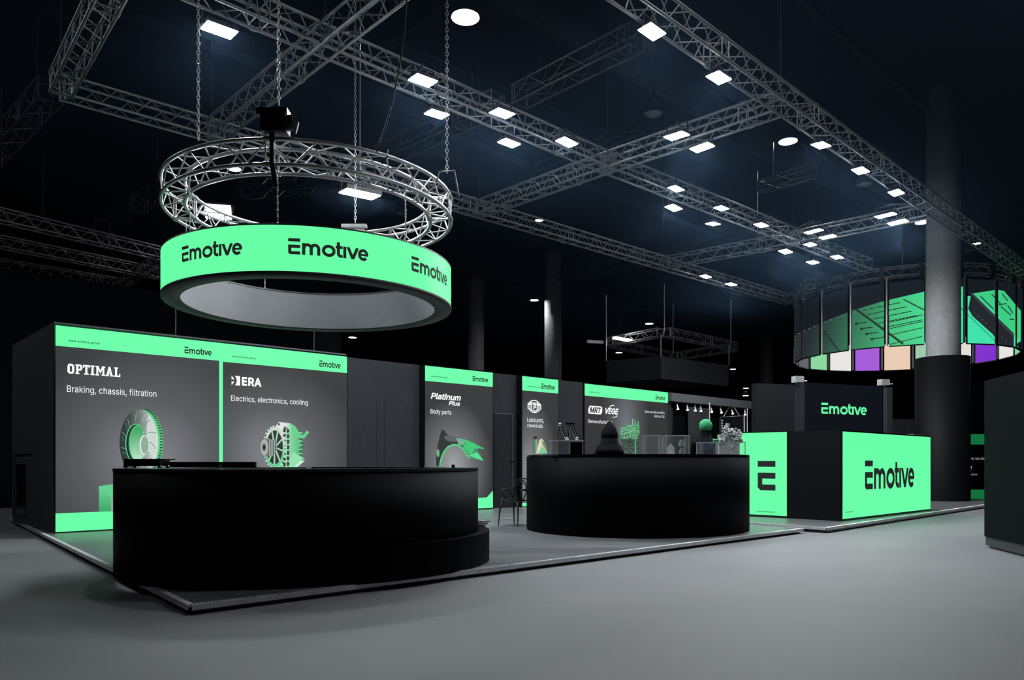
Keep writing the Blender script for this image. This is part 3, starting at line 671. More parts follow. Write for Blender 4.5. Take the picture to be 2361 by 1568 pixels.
def optimal():
    t, s = .2, .10; H = 1.0; P = []; x = 0
    def sh(L, dx): return [[(a+dx, b) for a, b in p] for p in L]
    O = ribbon([(.32, .1), (.18, .1), (.1, .22), (.1, .78), (.18, .9), (.44, .9), (.52, .78), (.52, .22), (.44, .1), (.3, .1)], t); P += sh(O, 0)
    Pp = [rect(.08, 0, .28, 1), rect(0, 0, .38, .13), rect(0, .87, .3, 1)]+ribbon([(.28, .91), (.46, .91), (.55, .82), (.55, .56), (.46, .46), (.28, .46)], .18); P += sh(Pp, .72)
    T = [rect(.22, 0, .42, 1), rect(.1, 0, .54, .13), rect(0, .83, .64, 1), rect(0, .7, .11, 1), rect(.53, .7, .64, 1)]; P += sh(T, 1.42)
    I = [rect(.1, 0, .3, 1), rect(0, 0, .4, .13), rect(0, .87, .4, 1)]; P += sh(I, 2.12)
    M_ = [rect(.08, 0, .26, 1), rect(.66, 0, .84, 1), rect(0, 0, .34, .13), rect(.58, 0, .92, .13), rect(0, .87, .2, 1), rect(.72, .87, .92, 1), [(.1, 1), (.3, 1), (.46, .5), (.46, .2)], [(.82, 1), (.62, 1), (.46, .5), (.46, .2)]]; P += sh(M_, 2.6)
    A_ = [[(.06, 0), (.25, 0), (.46, .85), (.38, 1), (.3, 1)], [(.7, 0), (.51, 0), (.34, .85), (.38, 1), (.46, 1)], rect(.2, .22, .55, .36), rect(0, 0, .32, .13), rect(.44, 0, .78, .13)]; P += sh(A_, 3.56)
    L_ = [rect(.08, 0, .28, 1), rect(0, 0, .6, .14), rect(0, .87, .38, 1), rect(.49, 0, .6, .34)]; P += sh(L_, 4.4)
    return P
put(optimal(), P1, 155, 277, 861, A1, 'title', m_white, .009, 838)
write('Braking, chassis, filtration', P1, 154, 360, 903.5, A1, 'caption', m_white, pyt=888, bold=-.004)
def disc_art(px, py):
    a = Art(px, py); cx, cy = 320, 1021
    a.paint(a.ell(cx+12, cy-1, 44, 77), (90, 200, 130)); rim = a.ell(cx+12, cy-1, 44, 77) & ~a.ell(cx+4, cy, 44, 76)
    for k in range(-34, 34):
        th = math.radians(k*5); x, y = cx+8+44*math.cos(th), cy-1+76*math.sin(th); a.paint(a.line(x-1.6, y-1, x+1.8, y-1, 3.0) & rim, (38, 62, 50))
    f = a.ell(cx, cy, 44.5, 76.5); ang = (px-(cx-40))/80
    a.paint(f, a.mix((44, 50, 52), (212, 218, 214), np.clip(ang*1.15-.08, 0, 1)**1.3))
    a.paint(f & a.ell(cx+28, cy-20, 10, 55), (205, 215, 208))
    for k in range(24):
        th = math.radians(k*15); 
        for q in (0, 1, 2, 3):
            rr = .62+q*.09; tt = th+q*.06
            if k % 2 == 0: a.paint(a.ell(cx+44*rr*math.cos(tt), cy+76*rr*math.sin(tt), 1.3, 1.7) & f, (60, 140, 92))
        if k % 2: a.paint(a.line(cx+44*.68*math.cos(th), cy+76*.68*math.sin(th), cx+44*.93*math.cos(th+.1), cy+76*.93*math.sin(th+.1), .9) & f, (175, 185, 180))
    a.paint(a.ell(313, 1023, 24, 46), (92, 215, 140)); a.paint(a.ell(313, 1023, 22.2, 44), (22, 34, 30)); a.paint(a.ell(317, 1023, 20.5, 42.5), (78, 185, 120))
    h = a.ell(318, 1023, 18.5, 40); a.paint(h, a.mix((62, 165, 100), (190, 225, 200), (py-990)/70))
    a.paint(a.ell(332, 1026, 10.4, 23), (225, 232, 226)); a.paint(a.ell(333.5, 1026, 8.8, 20.5), (140, 172, 148))
    for x, y in ((331, 997), (318, 1020), (332, 1052)): a.paint(a.ell(x, y, 1.8, 2.6), (170, 185, 175))
    return a.out()
picture(P1, 272, 382, 940, 1100, disc_art, .004, A1, 'product_picture')['label'] = 'printed brake disc picture'
def fold_art(px, py):
    a = Art(px, py); a.paint(a.poly([(228, 1121), (290, 1112), (290, 1182), (228, 1180)]), a.mix((105, 215, 150), (60, 165, 100), (py-1120)/60)); a.paint(a.poly([(228, 1121), (256, 1146), (290, 1130), (290, 1112)]), (98, 205, 142)); a.paint(a.poly([(256, 1148), (290, 1142), (290, 1182), (256, 1181)]), (150, 175, 160)); return a.out()
picture(P1, 227, 292, 1110, 1179, fold_art, .007, A1, 'folded_square_picture')['label'] = 'printed green folded square'
A2 = lightbox('lightbox_sign', 'second backlit poster from the left with a printed alternator', P1, 513, 800, .03, 834, 1172, matbg=(628, 1045, 2.0, 1.75, (128, 131, 136), (43, 43, 44)))
g = MB(); s0, s1 = P1.s_at(505), P1.s_at(513.5); g.quad(P1.pt(s0, PZ+.02, .006), P1.pt(s1, PZ+.02, .006), P1.pt(s1, WT-.03, .006), P1.pt(s0, WT-.03, .006)); g.build('divider_strip', m_green, A2)['label'] = 'green upright strip between the two posters'
emo(P1, 736, 785, 845.5, A2, yt=831)
write('www.emotive.group', P1, 535, 589, 823.5, A2, 'web_address', m_ink, bold=.01)
write('ERA', P1, 557, 602, 888, A2, 'title', m_white, pyt=869, bold=.035, spacing=1.08)
sym = [[(0, 1), (.38, .62), (0, .62)], [(0, .38), (.38, .38), (0, 0)]]+[[p, q, (1.1, q[1]), (1.1, p[1])] for p, q in zip(arc(.05, .5, .62, .62, 54, -54)[:-1], arc(.05, .5, .62, .62, 54, -54)[1:])]
put(sym, P1, 533.5, 553, 888, A2, 'emblem', m_white, .009, 866)
write('Electrics, electronics, cooling', P1, 532, 709, 924, A2, 'caption', m_white, pyt=911.5, bold=-.004)
def alt_art(px, py):
    a = Art(px, py); X = lambda zx: 480+zx/4.238; Y = lambda zy: 740+zy/4.238; q = lambda L: [(X(x), Y(y)) for x, y in L]; s = 1/4.238
    body = a.mix((205, 225, 210), (80, 190, 120), (px-X(700))/(45))
    a.paint(a.ell(X(880), Y(1215), 52*s, 150*s), (60, 110, 80))
    for k in range(-3, 4): a.paint(a.line(X(870), Y(1215+k*42), X(915), Y(1215+k*40), 3), (130, 210, 160))
    a.paint(a.poly(q([(735, 1050), (870, 1110), (895, 1200), (880, 1310), (940, 1345), (930, 1380), (860, 1440), (600, 1440), (690, 1390), (700, 1060)])), (118, 205, 148))
    a.paint(a.ell(X(760), Y(1235), 130*s, 185*s), body)
    a.paint(a.poly(q([(830, 1280), (940, 1350), (935, 1370), (850, 1440), (760, 1440)])), (145, 225, 172))
    a.paint(a.poly(q([(850, 1440), (935, 1368), (928, 1352), (835, 1430)])), (225, 240, 230))
    for xx, sh in ((745, 1.), (780, .96)):
        for k in range(-3, 4):
            yy = 1235+k*56*sh; a.paint(a.poly(q([(xx-13, yy-20), (xx+13, yy-17), (xx+11, yy+19), (xx-13, yy+20)])), (42, 58, 50))
    for k in range(26):
        th = math.radians(k*360/26); x, y = 650+112*math.cos(th), 1235+205*math.sin(th); a.paint(a.line(X(x), Y(y), X(650+92*math.cos(th)), Y(1235+185*math.sin(th)), 4.2), (170, 222, 188) if y > 1235 else (205, 215, 208))
    fr = a.ell(X(650), Y(1235), 100*s, 195*s); a.paint(fr, a.mix((205, 212, 206), (95, 200, 135), (py-Y(1150))/45)); a.paint(a.ell(X(648), Y(1235), 80*s, 165*s), (36, 42, 42))
    for k in range(9): th = math.radians(k*40+12); a.paint(a.line(X(648), Y(1235), X(648+84*math.cos(th)), Y(1235+170*math.sin(th)), 3.6), (165, 205, 178))
    a.paint(a.poly(q([(545, 1145), (650, 1165), (668, 1235), (650, 1315), (545, 1325)])), (110, 122, 116))
    for k in range(7): x = 590+k*11; a.paint(a.line(X(x), Y(1158), X(x), Y(1318), 1.2), (205, 215, 208) if k % 2 else (62, 90, 74))
    a.paint(a.ell(X(547), Y(1235), 45*s, 92*s), (70, 74, 74)); a.paint(a.ell(X(547), Y(1235), 40*s, 84*s), (168, 172, 170)); a.paint(a.ell(X(545), Y(1235), 19*s, 38*s), (95, 98, 98)); a.paint(a.ell(X(545), Y(1235), 11*s, 24*s), (20, 22, 22))
    a.paint(a.poly(q([(660, 1030), (690, 985), (715, 990), (800, 1000), (850, 1030), (900, 1110), (925, 1115), (965, 1070), (985, 1090), (935, 1150), (850, 1140), (815, 1100), (770, 1040), (740, 1030), (730, 1070), (700, 1065)])), a.mix((220, 226, 222), (100, 205, 140), (px-X(760))/15))
    a.paint(a.ell(X(690), Y(1010), 9*s, 13*s), (50, 60, 55)); a.paint(a.ell(X(730), Y(1385), 9*s, 13*s), (50, 70, 60)); a.paint(a.ell(X(925), Y(1358), 7*s, 10*s), (60, 120, 80))
    return a.out()
picture(P1, 594, 714, 970, 1081, alt_art, .0042, A2, 'product_picture')['label'] = 'printed alternator picture'
# plain wall and door stretch behind
WB = wp(-.25); sA, sB = s800, WB.s_at(1548)
bw = thing('booth_wall', 'plain dark grey booth wall running behind the narrower posters', 'booth wall', WB.pt(sA, PZ, 0), RZ)
g = MB(); g.slab(WB, sA, sB, PZ, WT, -.12, 0); g.build('panels', m_wall, bw)
s_a, s_b = WB.s_at(1138), WB.s_at(1187)
g = MB(); z_ = WB.sz(1160, 955)[1]; g.slab(WB, s_a, s_b, PZ, z_, 0, .012); g.build('door_leaf', m_wall2, bw)
g = MB(); g.slab(WB, s_b-.1, s_b-.08, PZ, z_, .012, .03); g.slab(WB, s_a, s_b-.08, z_, z_+.02, .012, .02); g.build('door_seam', mat('worn grey edge', (.08, .085, .095), .5), bw)
g = MB(); q = WB.at(1183, 1063, .05); g.tube(q, q+U*-.14, .012); g.build('door_handle', m_blackgloss, bw)
for pxx in (868, 886): g = MB(); t = WB.s_at(pxx); g.slab(WB, t, t+.012, .9, 2.6, 0, .006); g.build('panel_seam', m_wall2, bw)
P3 = wp(-.05)
B1 = lightbox('lightbox_sign', 'backlit poster with a printed car fender', P3, 980, 1136, .2, 878, None, matbg=(1045, 1075, 1.25, 1.6, (158, 160, 164), (43, 43, 44)))
emo(P3, 1089, 1125, 878.5, B1, yt=867)
write('www.emotive.group', P3, 993, 1031, 869, B1, 'web_address', m_ink, bold=.01)
write('Platinum', P3, 992.5, 1062, 919, B1, 'title', m_white, pyt=905, bold=.024, shear=.25)
write('Plus', P3, 1034, 1060, 934, B1, 'title', m_white, pyt=924.5, bold=.022, shear=.25)
write('Body parts', P3, 992, 1040, 953.5, B1, 'caption', m_white, pyt=943, bold=-.004)
def fender_art(px, py):
    a = Art(px, py); q = lambda L: [(960+x/3.7325, 820+y/3.7325) for x, y in L]; lx = (px-960)*3.7325
    o = a.poly(q([(215, 640), (240, 643), (255, 668), (275, 684), (350, 702), (430, 722), (490, 748), (550, 785), (590, 803), (530, 798), (520, 820), (545, 850), (577, 907), (520, 893), (452, 876), (425, 840), (395, 800), (355, 772), (315, 768), (275, 785), (240, 830), (218, 885), (205, 950), (168, 950), (168, 860), (180, 770), (198, 700)]))
    a.paint(o, a.mix((38, 42, 44), (52, 150, 92), (lx-340)/120)); a.paint(o & a.ell(960+300/3.7325, 820+715/3.7325, 17, 7, 12), (88, 92, 96))
    a.paint(o & a.poly(q([(340, 705), (430, 725), (400, 775), (360, 765)])), (110, 175, 138)); a.paint(o & a.poly(q([(430, 725), (590, 803), (500, 800), (470, 860), (400, 790)])), (62, 196, 118)); a.paint(o & a.poly(q([(450, 860), (520, 830), (577, 907)])), (88, 220, 145))
    a.paint(o & a.ell(960+185/3.7325, 820+840/3.7325, 3.4, 9), (110, 180, 130))
    pts = q([(203, 945), (213, 890), (235, 832), (272, 786), (315, 768), (355, 772), (395, 800), (428, 842), (452, 878)])
    for (x1, y1), (x2, y2) in zip(pts, pts[1:]): a.paint(a.line(x1, y1, x2, y2, 4.6), (96, 200, 135)); a.paint(a.line(x1+.8, y1+1.4, x2+.8, y2+1.4, 1.6), (55, 190, 105))
    return a.out()
picture(P3, 1000, 1122, 985, 1078, fender_art, .005, B1, 'product_picture')['label'] = 'printed car fender picture'
g = MB(); sL, sR = P3.s_at(980), P3.s_at(1136); zz = lambda y: P3.sz(1120, y)[1]
g.add([P3.pt(sL, PZ+.03, .009), P3.pt(sR, PZ+.03, .009), P3.at(1135.7, 1131, .009), P3.at(1122, 1147, .009), P3.pt(sL, zz(1148), .009)], [(0, 1, 2, 3, 4)]); g.build('footer_band', m_green, B1)['label'] = 'green foot band with a rising corner'
B2 = lightbox('lightbox_sign', 'narrowest backlit poster, with a bottle and a round white emblem', P3, 1204, 1287, .2, 900, 1160, matbg=(1225, 1090, 1.0, 2.0, (150, 152, 156), (42, 42, 43)))
emo(P3, 1248, 1278.5, 896.5, B2, yt=884)
write('www.emotive.group', P3, 1215, 1245, 892, B2, 'web_address', m_ink, bold=.01)
em = ribbon(arc(.5, .5, .44, .47, 25, 155, 12), .07)+ribbon(arc(.5, .5, .44, .47, 205, 335, 12), .07)+ribbon(arc(.5, .5, .33, .36, 215, 325, 10), .06)+[rect(0, .66, 1, .72), rect(.12, .75, .88, .8)]
for x in (.0, .13, .26, .44, .68, .81, .94): em.append(rect(x, .26, x+.07, .66))
em += [rect(.02, .60, .3, .66), rect(.7, .60, 1, .66), rect(.44, .6, .62, .66), rect(.56, .42, .62, .66), rect(.44, .4, .62, .46)]
put(em, P3, 1216, 1247, 951, B2, 'emblem', m_white, .009, 921)
write('Lubricants,', P3, 1215, 1253, 972.5, B2, 'caption', m_white, pyt=962.5, bold=-.004)
write('chemicals', P3, 1215, 1250.5, 985, B2, 'caption', m_white, pyt=976, bold=-.004)
def lube_art(px, py):
    a = Art(px, py); a.paint(a.poly([(1229, 1007), (1238.5, 1007), (1238.5, 1046), (1229, 1046)]), a.mix((60, 92, 72), (130, 190, 150), (px-1229)/9)); a.paint(a.poly([(1229, 1006), (1238, 1006), (1238, 1013), (1229, 1013)]), (40, 42, 42))
    a.paint(a.poly([(1236, 1046), (1243, 1015), (1248, 1011), (1253, 1016), (1262, 1046)]), (232, 208, 182)); a.paint(a.poly([(1240, 1046), (1250, 1028), (1262, 1046)]), (120, 205, 155)); a.paint(a.poly([(1248, 1014), (1254, 1020), (1260, 1044), (1250, 1024)]), (78, 150, 105)); return a.out()
picture(P3, 1226, 1264, 1004, 1047, lube_art, .006, B2, 'product_picture')['label'] = 'printed bottle and folded card picture'
P5 = wp(-.2)
B3 = lightbox('lightbox_sign', 'farthest backlit poster with a printed green engine block', P5, 1348, 1540, .05, 912, None, matbg=(1443, 985, 1.15, 2.3, (112, 115, 122), (42, 42, 43)))
emo(P5, 1511, 1533, 921, B3, yt=911.5)
write('www.emotive.group', P5, 1358, 1383, 905, B3, 'web_address', m_ink, bold=.01)
put([[(0, .1), (.1, 0), (.9, 0), (1, .35), (1, .9), (.9, 1), (.1, 1), (0, .6)]], P5, 1356, 1388, 954, B3, 'title_plate', m_white, .009, 935)
write('MRT', P5, 1359, 1385, 951, B3, 'title', m_ink, off=.014, pyt=938, bold=.03, shear=.2)
write('VEGE', P5, 1395, 1425.5, 953.5, B3, 'title', m_white, pyt=940, bold=.03, shear=.25)
put(ribbon(arc(0, 0, 1, 1, 75, 150, 8), .16), P5, 1404, 1416, 940, B3, 'arc_mark', m_white, .009, 933, .5)
put(ribbon(arc(0, 0, 1, 1, -105, -30, 8), .16), P5, 1411, 1423, 962, B3, 'arc_mark', m_white, .009, 957, -1.0)
write('Remanufacturing', P5, 1355.5, 1410, 975, B3, 'caption', m_white, pyt=966.5, bold=-.004)
write('Come and visit us in Hall 3,', P5, 1486, 1532, 951.5, B3, 'small_caption', m_white, pyt=946)
write('stand no. C36.', P5, 1508, 1532, 962, B3, 'small_caption', m_white, pyt=956.5)
def engine_art(px, py):
    a = Art(px, py); o = a.poly([(1430, 985), (1462, 976), (1462, 968), (1466, 968), (1467, 978), (1474, 980), (1474, 1000), (1470, 1005), (1474, 1047), (1437, 1047), (1430, 1010)])
    rng = np.random.RandomState(3); n1 = rng.rand(60, 60); nz = n1[(py*.8).astype(int) % 60, (px*.9).astype(int) % 60]
    a.paint(o, a.mix((30, 70, 50), (110, 205, 145), nz*1.1)); a.paint(o & (py > 1012), a.mix((28, 34, 34), (110, 140, 122), nz[...]**2))
    for k in range(4): a.paint(a.ell(1440+k*6.4, 1009-k*1.7, 2.2, 3.2), (40, 60, 50)); a.paint(a.ell(1440+k*6.4, 1009-k*1.7, 1.4, 2.3), (190, 200, 195))
    for k in range(3): a.paint(a.line(1431, 990+k*6, 1462, 980+k*6, 1.1), (175, 205, 185))
    a.paint(a.line(1458, 966, 1458, 978, 1.6), (150, 200, 165)); a.paint(a.line(1471, 972, 1471, 982, 1.6), (150, 200, 165)); a.paint(a.line(1464, 985, 1465, 1046, 2.6), (90, 180, 120)); return a.out()
picture(P5, 1426, 1480, 962, 1048, engine_art, .007, B3, 'product_picture')['label'] = 'printed green engine block picture'
# overhead track beam with spotlights
sb0, sb1 = P5.s_at(1543), P5.s_at(1745)
g = MB(); g.slab(P5, sb0, sb1, 3.2, 3.46, -.15, .1); solo(g, 'overhead_beam', mat('grey beam paint', (.10, .105, .115), .6), 'grey overhead beam right of the engine poster carrying track spotlights', 'beam')
def spot_proto():
    r = thing('track_spotlight', '', 'spotlight', (0, 0, 0), 0, 'track spotlights')
    g = MB(); g.tube((0, 0, 0), (0, 0, -.12), .012); g.tube((0, 0, -.1), (.02, -.03, -.24), .028, 12, True, .045); g.build('head', m_steel, r, False)
    g = MB(); g.tube((.02, -.03, -.24), (.021, -.0315, -.252), .04, 12); g.build('lens', m_spotl, r, False); return r
sp = spot_proto()
for i, (px, lab) in enumerate(((1561, 'first from the poster'), (1584, 'second from the poster'), (1602, 'third from the poster'), (1615, 'fourth from the poster'), (1639, 'left of the green haired person'), (1661, 'above the white engine model'), (1687, 'beside the angled rope'), (1718, 'second from the right end'), (1736, 'at the right end of the beam'))):
    t = P5.s_at(px); q = P5.pt(t, 3.2, 0)
    if i == 0: o = sp; o.location = q; o['label'] = 'small track spotlight, '+lab
    else: o = copy_thing(sp, q, (0, 0, random.uniform(-1, 1)), 'small track spotlight, '+lab)
g = MB(); g.slab(wp(-2.5), wp(-2.5).s_at(1500), wp(-2.5).s_at(1900), 0, 3.0, -.1, 0); solo(g, 'rear_wall', m_backwall, 'black wall under the track beam behind the second counter', 'wall', kind='structure')
PB = wp(-2.2)
g = MB(); g.slab(PB, PB.s_at(1589), PB.s_at(1634), PZ, PB.sz(1589, 938)[1], -.05, 0); solo(g, 'tall_banner', mat('mid grey banner', (.07, .072, .08), .8), 'plain mid grey upright banner behind the green haired person', 'banner')
g = MB(); g.slab(PB, PB.s_at(1541), PB.s_at(1552), PZ, PB.sz(1541, 940)[1], -.05, 0); solo(g, 'narrow_banner', m_wall, 'narrow grey board right of the engine poster', 'board')
for px, y0, lab in ((1636, 928, 'white pole behind the green haired person'), (1717, 945, 'white pole at the right edge of the hanging frame'), (1723, 942, 'thin white pole beside the green E lightbox')):
    Y = 18.6 if px > 1700 else 17.5; a = at_y(px, y0, Y); g = MB(); g.tube((a.x, a.y, PZ), a, .013 if px < 1700 else .010, 8); solo(g, 'white_pole', m_white_solid, lab, 'pole')
YH = P5.pt(P5.s_at(1690), 0).y-.02
fr = thing('hung_picture', 'dark framed picture hung by two ropes from the track beam', 'picture frame', at_y(1690, 960, YH))
fa = [at_y(x, y, YH) for x, y in ((1660, 962), (1714, 959), (1714, 1030), (1660, 1030))]
g = MB(); pl = Plane(Vector((fa[0].x, YH, 0)), (1, 0, 0)); wd = fa[1].x-fa[0].x
g.slab(pl, 0, wd, fa[3].z, fa[0].z, -.04, 0); g.build('panel', m_backwall, fr)
g = MB()
for a_, b_ in zip(fa, fa[1:]+fa[:1]): g.tube(a_+Vector((0, -.02, 0)), b_+Vector((0, -.02, 0)), .02, 5)
g.build('frame_edge', mat('grey frame', (.09, .09, .1), .5), fr)
g = MB(); top = at_y(1687, 930, YH); g.tube(at_y(1668, 961, YH), top, .022); g.tube(top, at_y(1706, 961, YH), .018); g.build('rope', m_steel, fr)
for k in range(5): g = MB(); g.ball(at_y(1665, 970+k*6, YH-.1), .035, n=8, m=6); g.build('bulb', m_white_solid, fr)
# ================================================================== COUNTERS
def ellipse_pts(c, a, b, k=1., n=96, off=0.):
    return [(c[0]+U.x*(a+off)*k*math.cos(t)+N.x*(b+off)*k*math.sin(t), c[1]+U.y*(a+off)*k*math.cos(t)+N.y*(b+off)*k*math.sin(t)) for t in [2*math.pi*i/n for i in range(n)]]
def wallring(g, outer, inner, z0, z1):
    n = len(outer); vs = [(x, y, z0) for x, y in outer]+[(x, y, z1) for x, y in outer]+[(x, y, z0) for x, y in inner]+[(x, y, z1) for x, y in inner]
    fs = []; 
    for i in range(n): j = (i+1) % n; fs += [(i, j, n+j, n+i), (2*n+j, 2*n+i, 3*n+i, 3*n+j), (n+i, n+j, 3*n+j, 3*n+i), (j, i, 2*n+i, 2*n+j)]
    g.add(vs, fs, False)
def counter(label, c, a, b, h, topmat):
    r = thing('round_counter', label, 'counter', (c[0], c[1], PZ), 0, 'round black counters')
    g = MB(); wallring(g, ellipse_pts(c, a, b), ellipse_pts(c, a, b, off=-.08), PZ, h-.03); g.smooth = [True]*len(g.f); g.build('body', m_black, r)
    g = MB(); wallring(g, ellipse_pts(c, a, b, off=.006), ellipse_pts(c, a, b, off=-.42), h-.03, h); g.build('worktop', topmat, r)
    return r
m_top = mat('glossy black worktop', (.05, .052, .058), .18, .3, noise=.1)
K1 = (-2.33, 8.76); K1A, K1B = 2.03, 1.80; H1 = 1.172
cn1 = counter('large black round counter in the left foreground', K1, K1A, K1B, H1, m_top)
# low black step showing at the counter's right foot
step = MB(); outer = []; inner = []
for i in range(33):
    t = math.radians(-28+i*4.2); of = .015+.12*min(1, max(0, (106-math.degrees(t))/62)); outer.append((K1[0]+U.x*(K1A+of)*math.cos(t)+N.x*(K1B+of)*math.sin(t), K1[1]+U.y*(K1A+of)*math.cos(t)+N.y*(K1B+of)*math.sin(t))); inner.append((K1[0]+U.x*(K1A+.01)*math.cos(t)+N.x*(K1B+.01)*math.sin(t), K1[1]+U.y*(K1A+.01)*math.cos(t)+N.y*(K1B+.01)*math.sin(t)))
step.prism(outer+inner[::-1], PZ, .43); step.build('foot_ledge', m_black, cn1)

K2 = (2.20, 13.42); H2 = 1.362
cn2 = counter('black round counter in the middle of the booth with display cases on it', K2, 2.0, 1.88, H2, m_blackgloss)
# things on counter 1
def on1(px, Y=None): return (px-CX)/F*Y
tr = thing('display_tray', 'small black tray on steel feet at the left end of the foreground counter', 'tray', (-4.0, 8.5, H1))
c = Vector((-4.22, 8.72, H1)); g = MB(); g.box(c+Vector((.03, 0, .055)), .40, .26, .07); g.box(c+Vector((.06, 0, .095)), .46, .28, .012); g.build('tray', m_blackgloss, tr)
g = MB()
for sx in (-.17, .22): 
    for sy in (-.1, .1): g.tube(c+Vector((sx, sy, 0)), c+Vector((sx, sy, .07)), .02, 8); g.ball(c+Vector((sx, sy, .012)), .026, n=8, m=6)
g.build('feet', m_chrome, tr)
g = MB(); q = (-3.92, 9.9); g.box((q[0], q[1], H1+.035), 1.16, .05, .07, (1, .0, 0)); solo(g, 'low_screen', m_blackgloss, 'long low black upstand on the far side of the foreground counter', 'upstand')
for px, Y, lab in ((505, 8.0, 'left'), (975, 7.9, 'middle'), (1045, 8.6, 'right')):
    x = on1(px, Y); g = MB(); g.box((x, Y, H1+.018), .035, .03, .036); g.tube((x, Y, H1), (x, Y, H1+.004), .03, 12); solo(g, 'glass_clamp', m_chrome, f'{lab} small chrome clamp on the foreground counter top', 'clamp', group='chrome clamps')
x = on1(655, 7.6); g = MB(); g.box((x, 7.6, H1+.006), .5, .2, .012); solo(g, 'flat_leaflet', m_steel, 'flat pale leaflet on the foreground counter below the alternator', 'leaflet')
for k in range(3): 
    c = at_z(1112+k*5, 1200+k*6, .44); g = MB(); g.box((-.40+.01*k, 9.62+k*.03, .441+.022*k), .13, .2, .018, (1, .25*k, 0)); solo(g, 'folded_leaflet', m_steel, ('lowest', 'middle', 'top')[k]+' crumpled pale leaflet on the low ledge of the foreground counter', 'leaflet', group='leaflets on the ledge')
# things on counter 2
def c2(px, Y, z=0): return Vector(((px-CX)/F*Y, Y, H2+z))
def glass_case(px0, px1, py_top, Y, dep, label, group='acrylic cases on the counter'):
    x0, x1 = (px0-CX)/F*Y, (px1-CX)/F*Y; h = EYE+(HY-py_top)/F*Y-H2; r = thing('acrylic_case', label, 'display case', ((x0+x1)/2, Y+dep/2, H2), 0, group)
    g = MB(); t = .004
    for cx_, cy_, sx, sy in ((x0, Y+dep/2, t, dep), (x1, Y+dep/2, t, dep), ((x0+x1)/2, Y, x1-x0, t), ((x0+x1)/2, Y+dep, x1-x0, t)): g.box((cx_, cy_, H2+h/2+.001), sx, sy, h)
    g.box(((x0+x1)/2, Y+dep/2, H2+h), x1-x0, dep, t); g.build('panes', m_acryl, r)
    g = MB()
    for x in (x0, x1):
        for y in (Y, Y+dep): g.box((x, y, H2+h/2+.001), .012, .012, h)
    for y in (Y, Y+dep): g.box(((x0+x1)/2, y, H2+h), x1-x0, .012, .01)
    for x in (x0, x1): g.box((x, Y+dep/2, H2+h), .012, dep, .01)
    g.build('edges', m_acryle, r); return r
Y2 = 11.8
glass_case(1488, 1527, 1004, Y2, .28, 'empty clear acrylic case right of the engine poster')
glass_case(1537, 1589, 1004, Y2, .3, 'clear acrylic case holding a white faceted piece')
glass_case(1617, 1652, 1020, Y2+.1, .3, 'clear acrylic case with dark blue contents')
glass_case(1654, 1718, 1020, Y2+.15, .35, 'wide clear acrylic case in front of the white engine model')
g = MB(); c = c2(1548, Y2+.12); g.add([c+Vector(v) for v in ((-.05, 0, 0), (.05, 0, 0), (.055, .03, .1), (0, .02, .17), (-.055, .03, .1), (-.05, .1, 0), (.05, .1, 0), (.05, .1, .1), (0, .1, .16), (-.05, .1, .1))], [(0, 1, 2, 3, 4), (5, 9, 8, 7, 6), (0, 5, 6, 1), (1, 6, 7, 2), (2, 7, 8, 3), (3, 8, 9, 4), (4, 9, 5, 0)]); solo(g, 'faceted_part', m_cast, 'white faceted piece inside the second acrylic case', 'exhibit')
for k, (px, dz, lab) in enumerate(((1572, 0, 'lower'), (1571, .13, 'upper'))): g = MB(); c = c2(px, Y2+.16, dz+.04); g.tube(c-Vector((0, 0, .04)), c+Vector((0, 0, .03)), .04, 12); g.tube(c+Vector((0, 0, .03)), c+Vector((0, 0, .06)), .025, 12); solo(g, 'small_metal_part', m_steel, f'{lab} small pale cylinder part inside the second acrylic case', 'exhibit')
g = MB(); c = c2(1634, Y2+.25, .09); g.box(c, .18, .08, .16); g.box(c+Vector((0, -.045, .02)), .13, .02, .07); solo(g, 'blue_grey_part', mat('blue grey metal', (.05, .07, .14), .4, noise=.4, nscale=30), 'dark blue grey block inside the low acrylic case', 'exhibit')
for k in range(3): g = MB(); c = c2(1646+k*5, Y2+.2, .198); g.lathe(c, [(.018, 0), (.019, .035), (.012, .045)], 12); r = solo(g, 'green_pot', m_gjar, ('left', 'middle', 'right')[k]+' of three tiny green pots on the acrylic case', 'pot', group='green pots')
# pale engine model
en = thing('engine_model', 'pale grey cast engine model standing behind the wide acrylic case', 'exhibit', c2(1680, 12.75))
g = MB(); c = c2(1678, 12.75); rs = random.Random(5)
g.box(c+Vector((0, 0, .10)), .34, .2, .2); g.box(c+Vector((-.04, 0, .26)), .22, .18, .16); g.build('base_casting', m_cast, en)
g = MB()
for k in range(90):
    bx_ = rs.choice(((-.02, .42, .045, .05), (.09, .33, .075, .08), (.02, .30, .10, .06), (-.11, .25, .06, .06), (.13, .26, .05, .05)))
    q = c+Vector((bx_[0]+rs.gauss(0, bx_[2]*.55), rs.uniform(-.1, .02), bx_[1]+rs.gauss(0, bx_[3]*.55))); ax_ = Vector((rs.gauss(0, 1), rs.gauss(0, 1), rs.gauss(0, 1))).normalized()
    if rs.random() < .5: g.tube(q-ax_*.03, q+ax_*.03, rs.uniform(.012, .028), 8)
    else: g.box(q, rs.uniform(.03, .07), rs.uniform(.03, .06), rs.uniform(.02, .06), ax_, None, ax_.orthogonal())
g.ball(c+Vector((.19, -.03, .36)), .04); g.ball(c+Vector((.2, -.03, .24)), .045); g.build('manifold', m_cast, en)
g = MB(); g.tube(c+Vector((-.16, -.05, .2)), c+Vector((-.08, -.05, .36)), .03, 10); g.tube(c+Vector((.05, -.1, .12)), c+Vector((.16, -.1, .42)), .022, 10)
for k in range(8): a = k*.785; q = c+Vector((.1+.09*math.cos(a), -.12, .34+.09*math.sin(a))); g.ball(q, .02, n=8, m=5)
g.build('pipes', m_cast, en)
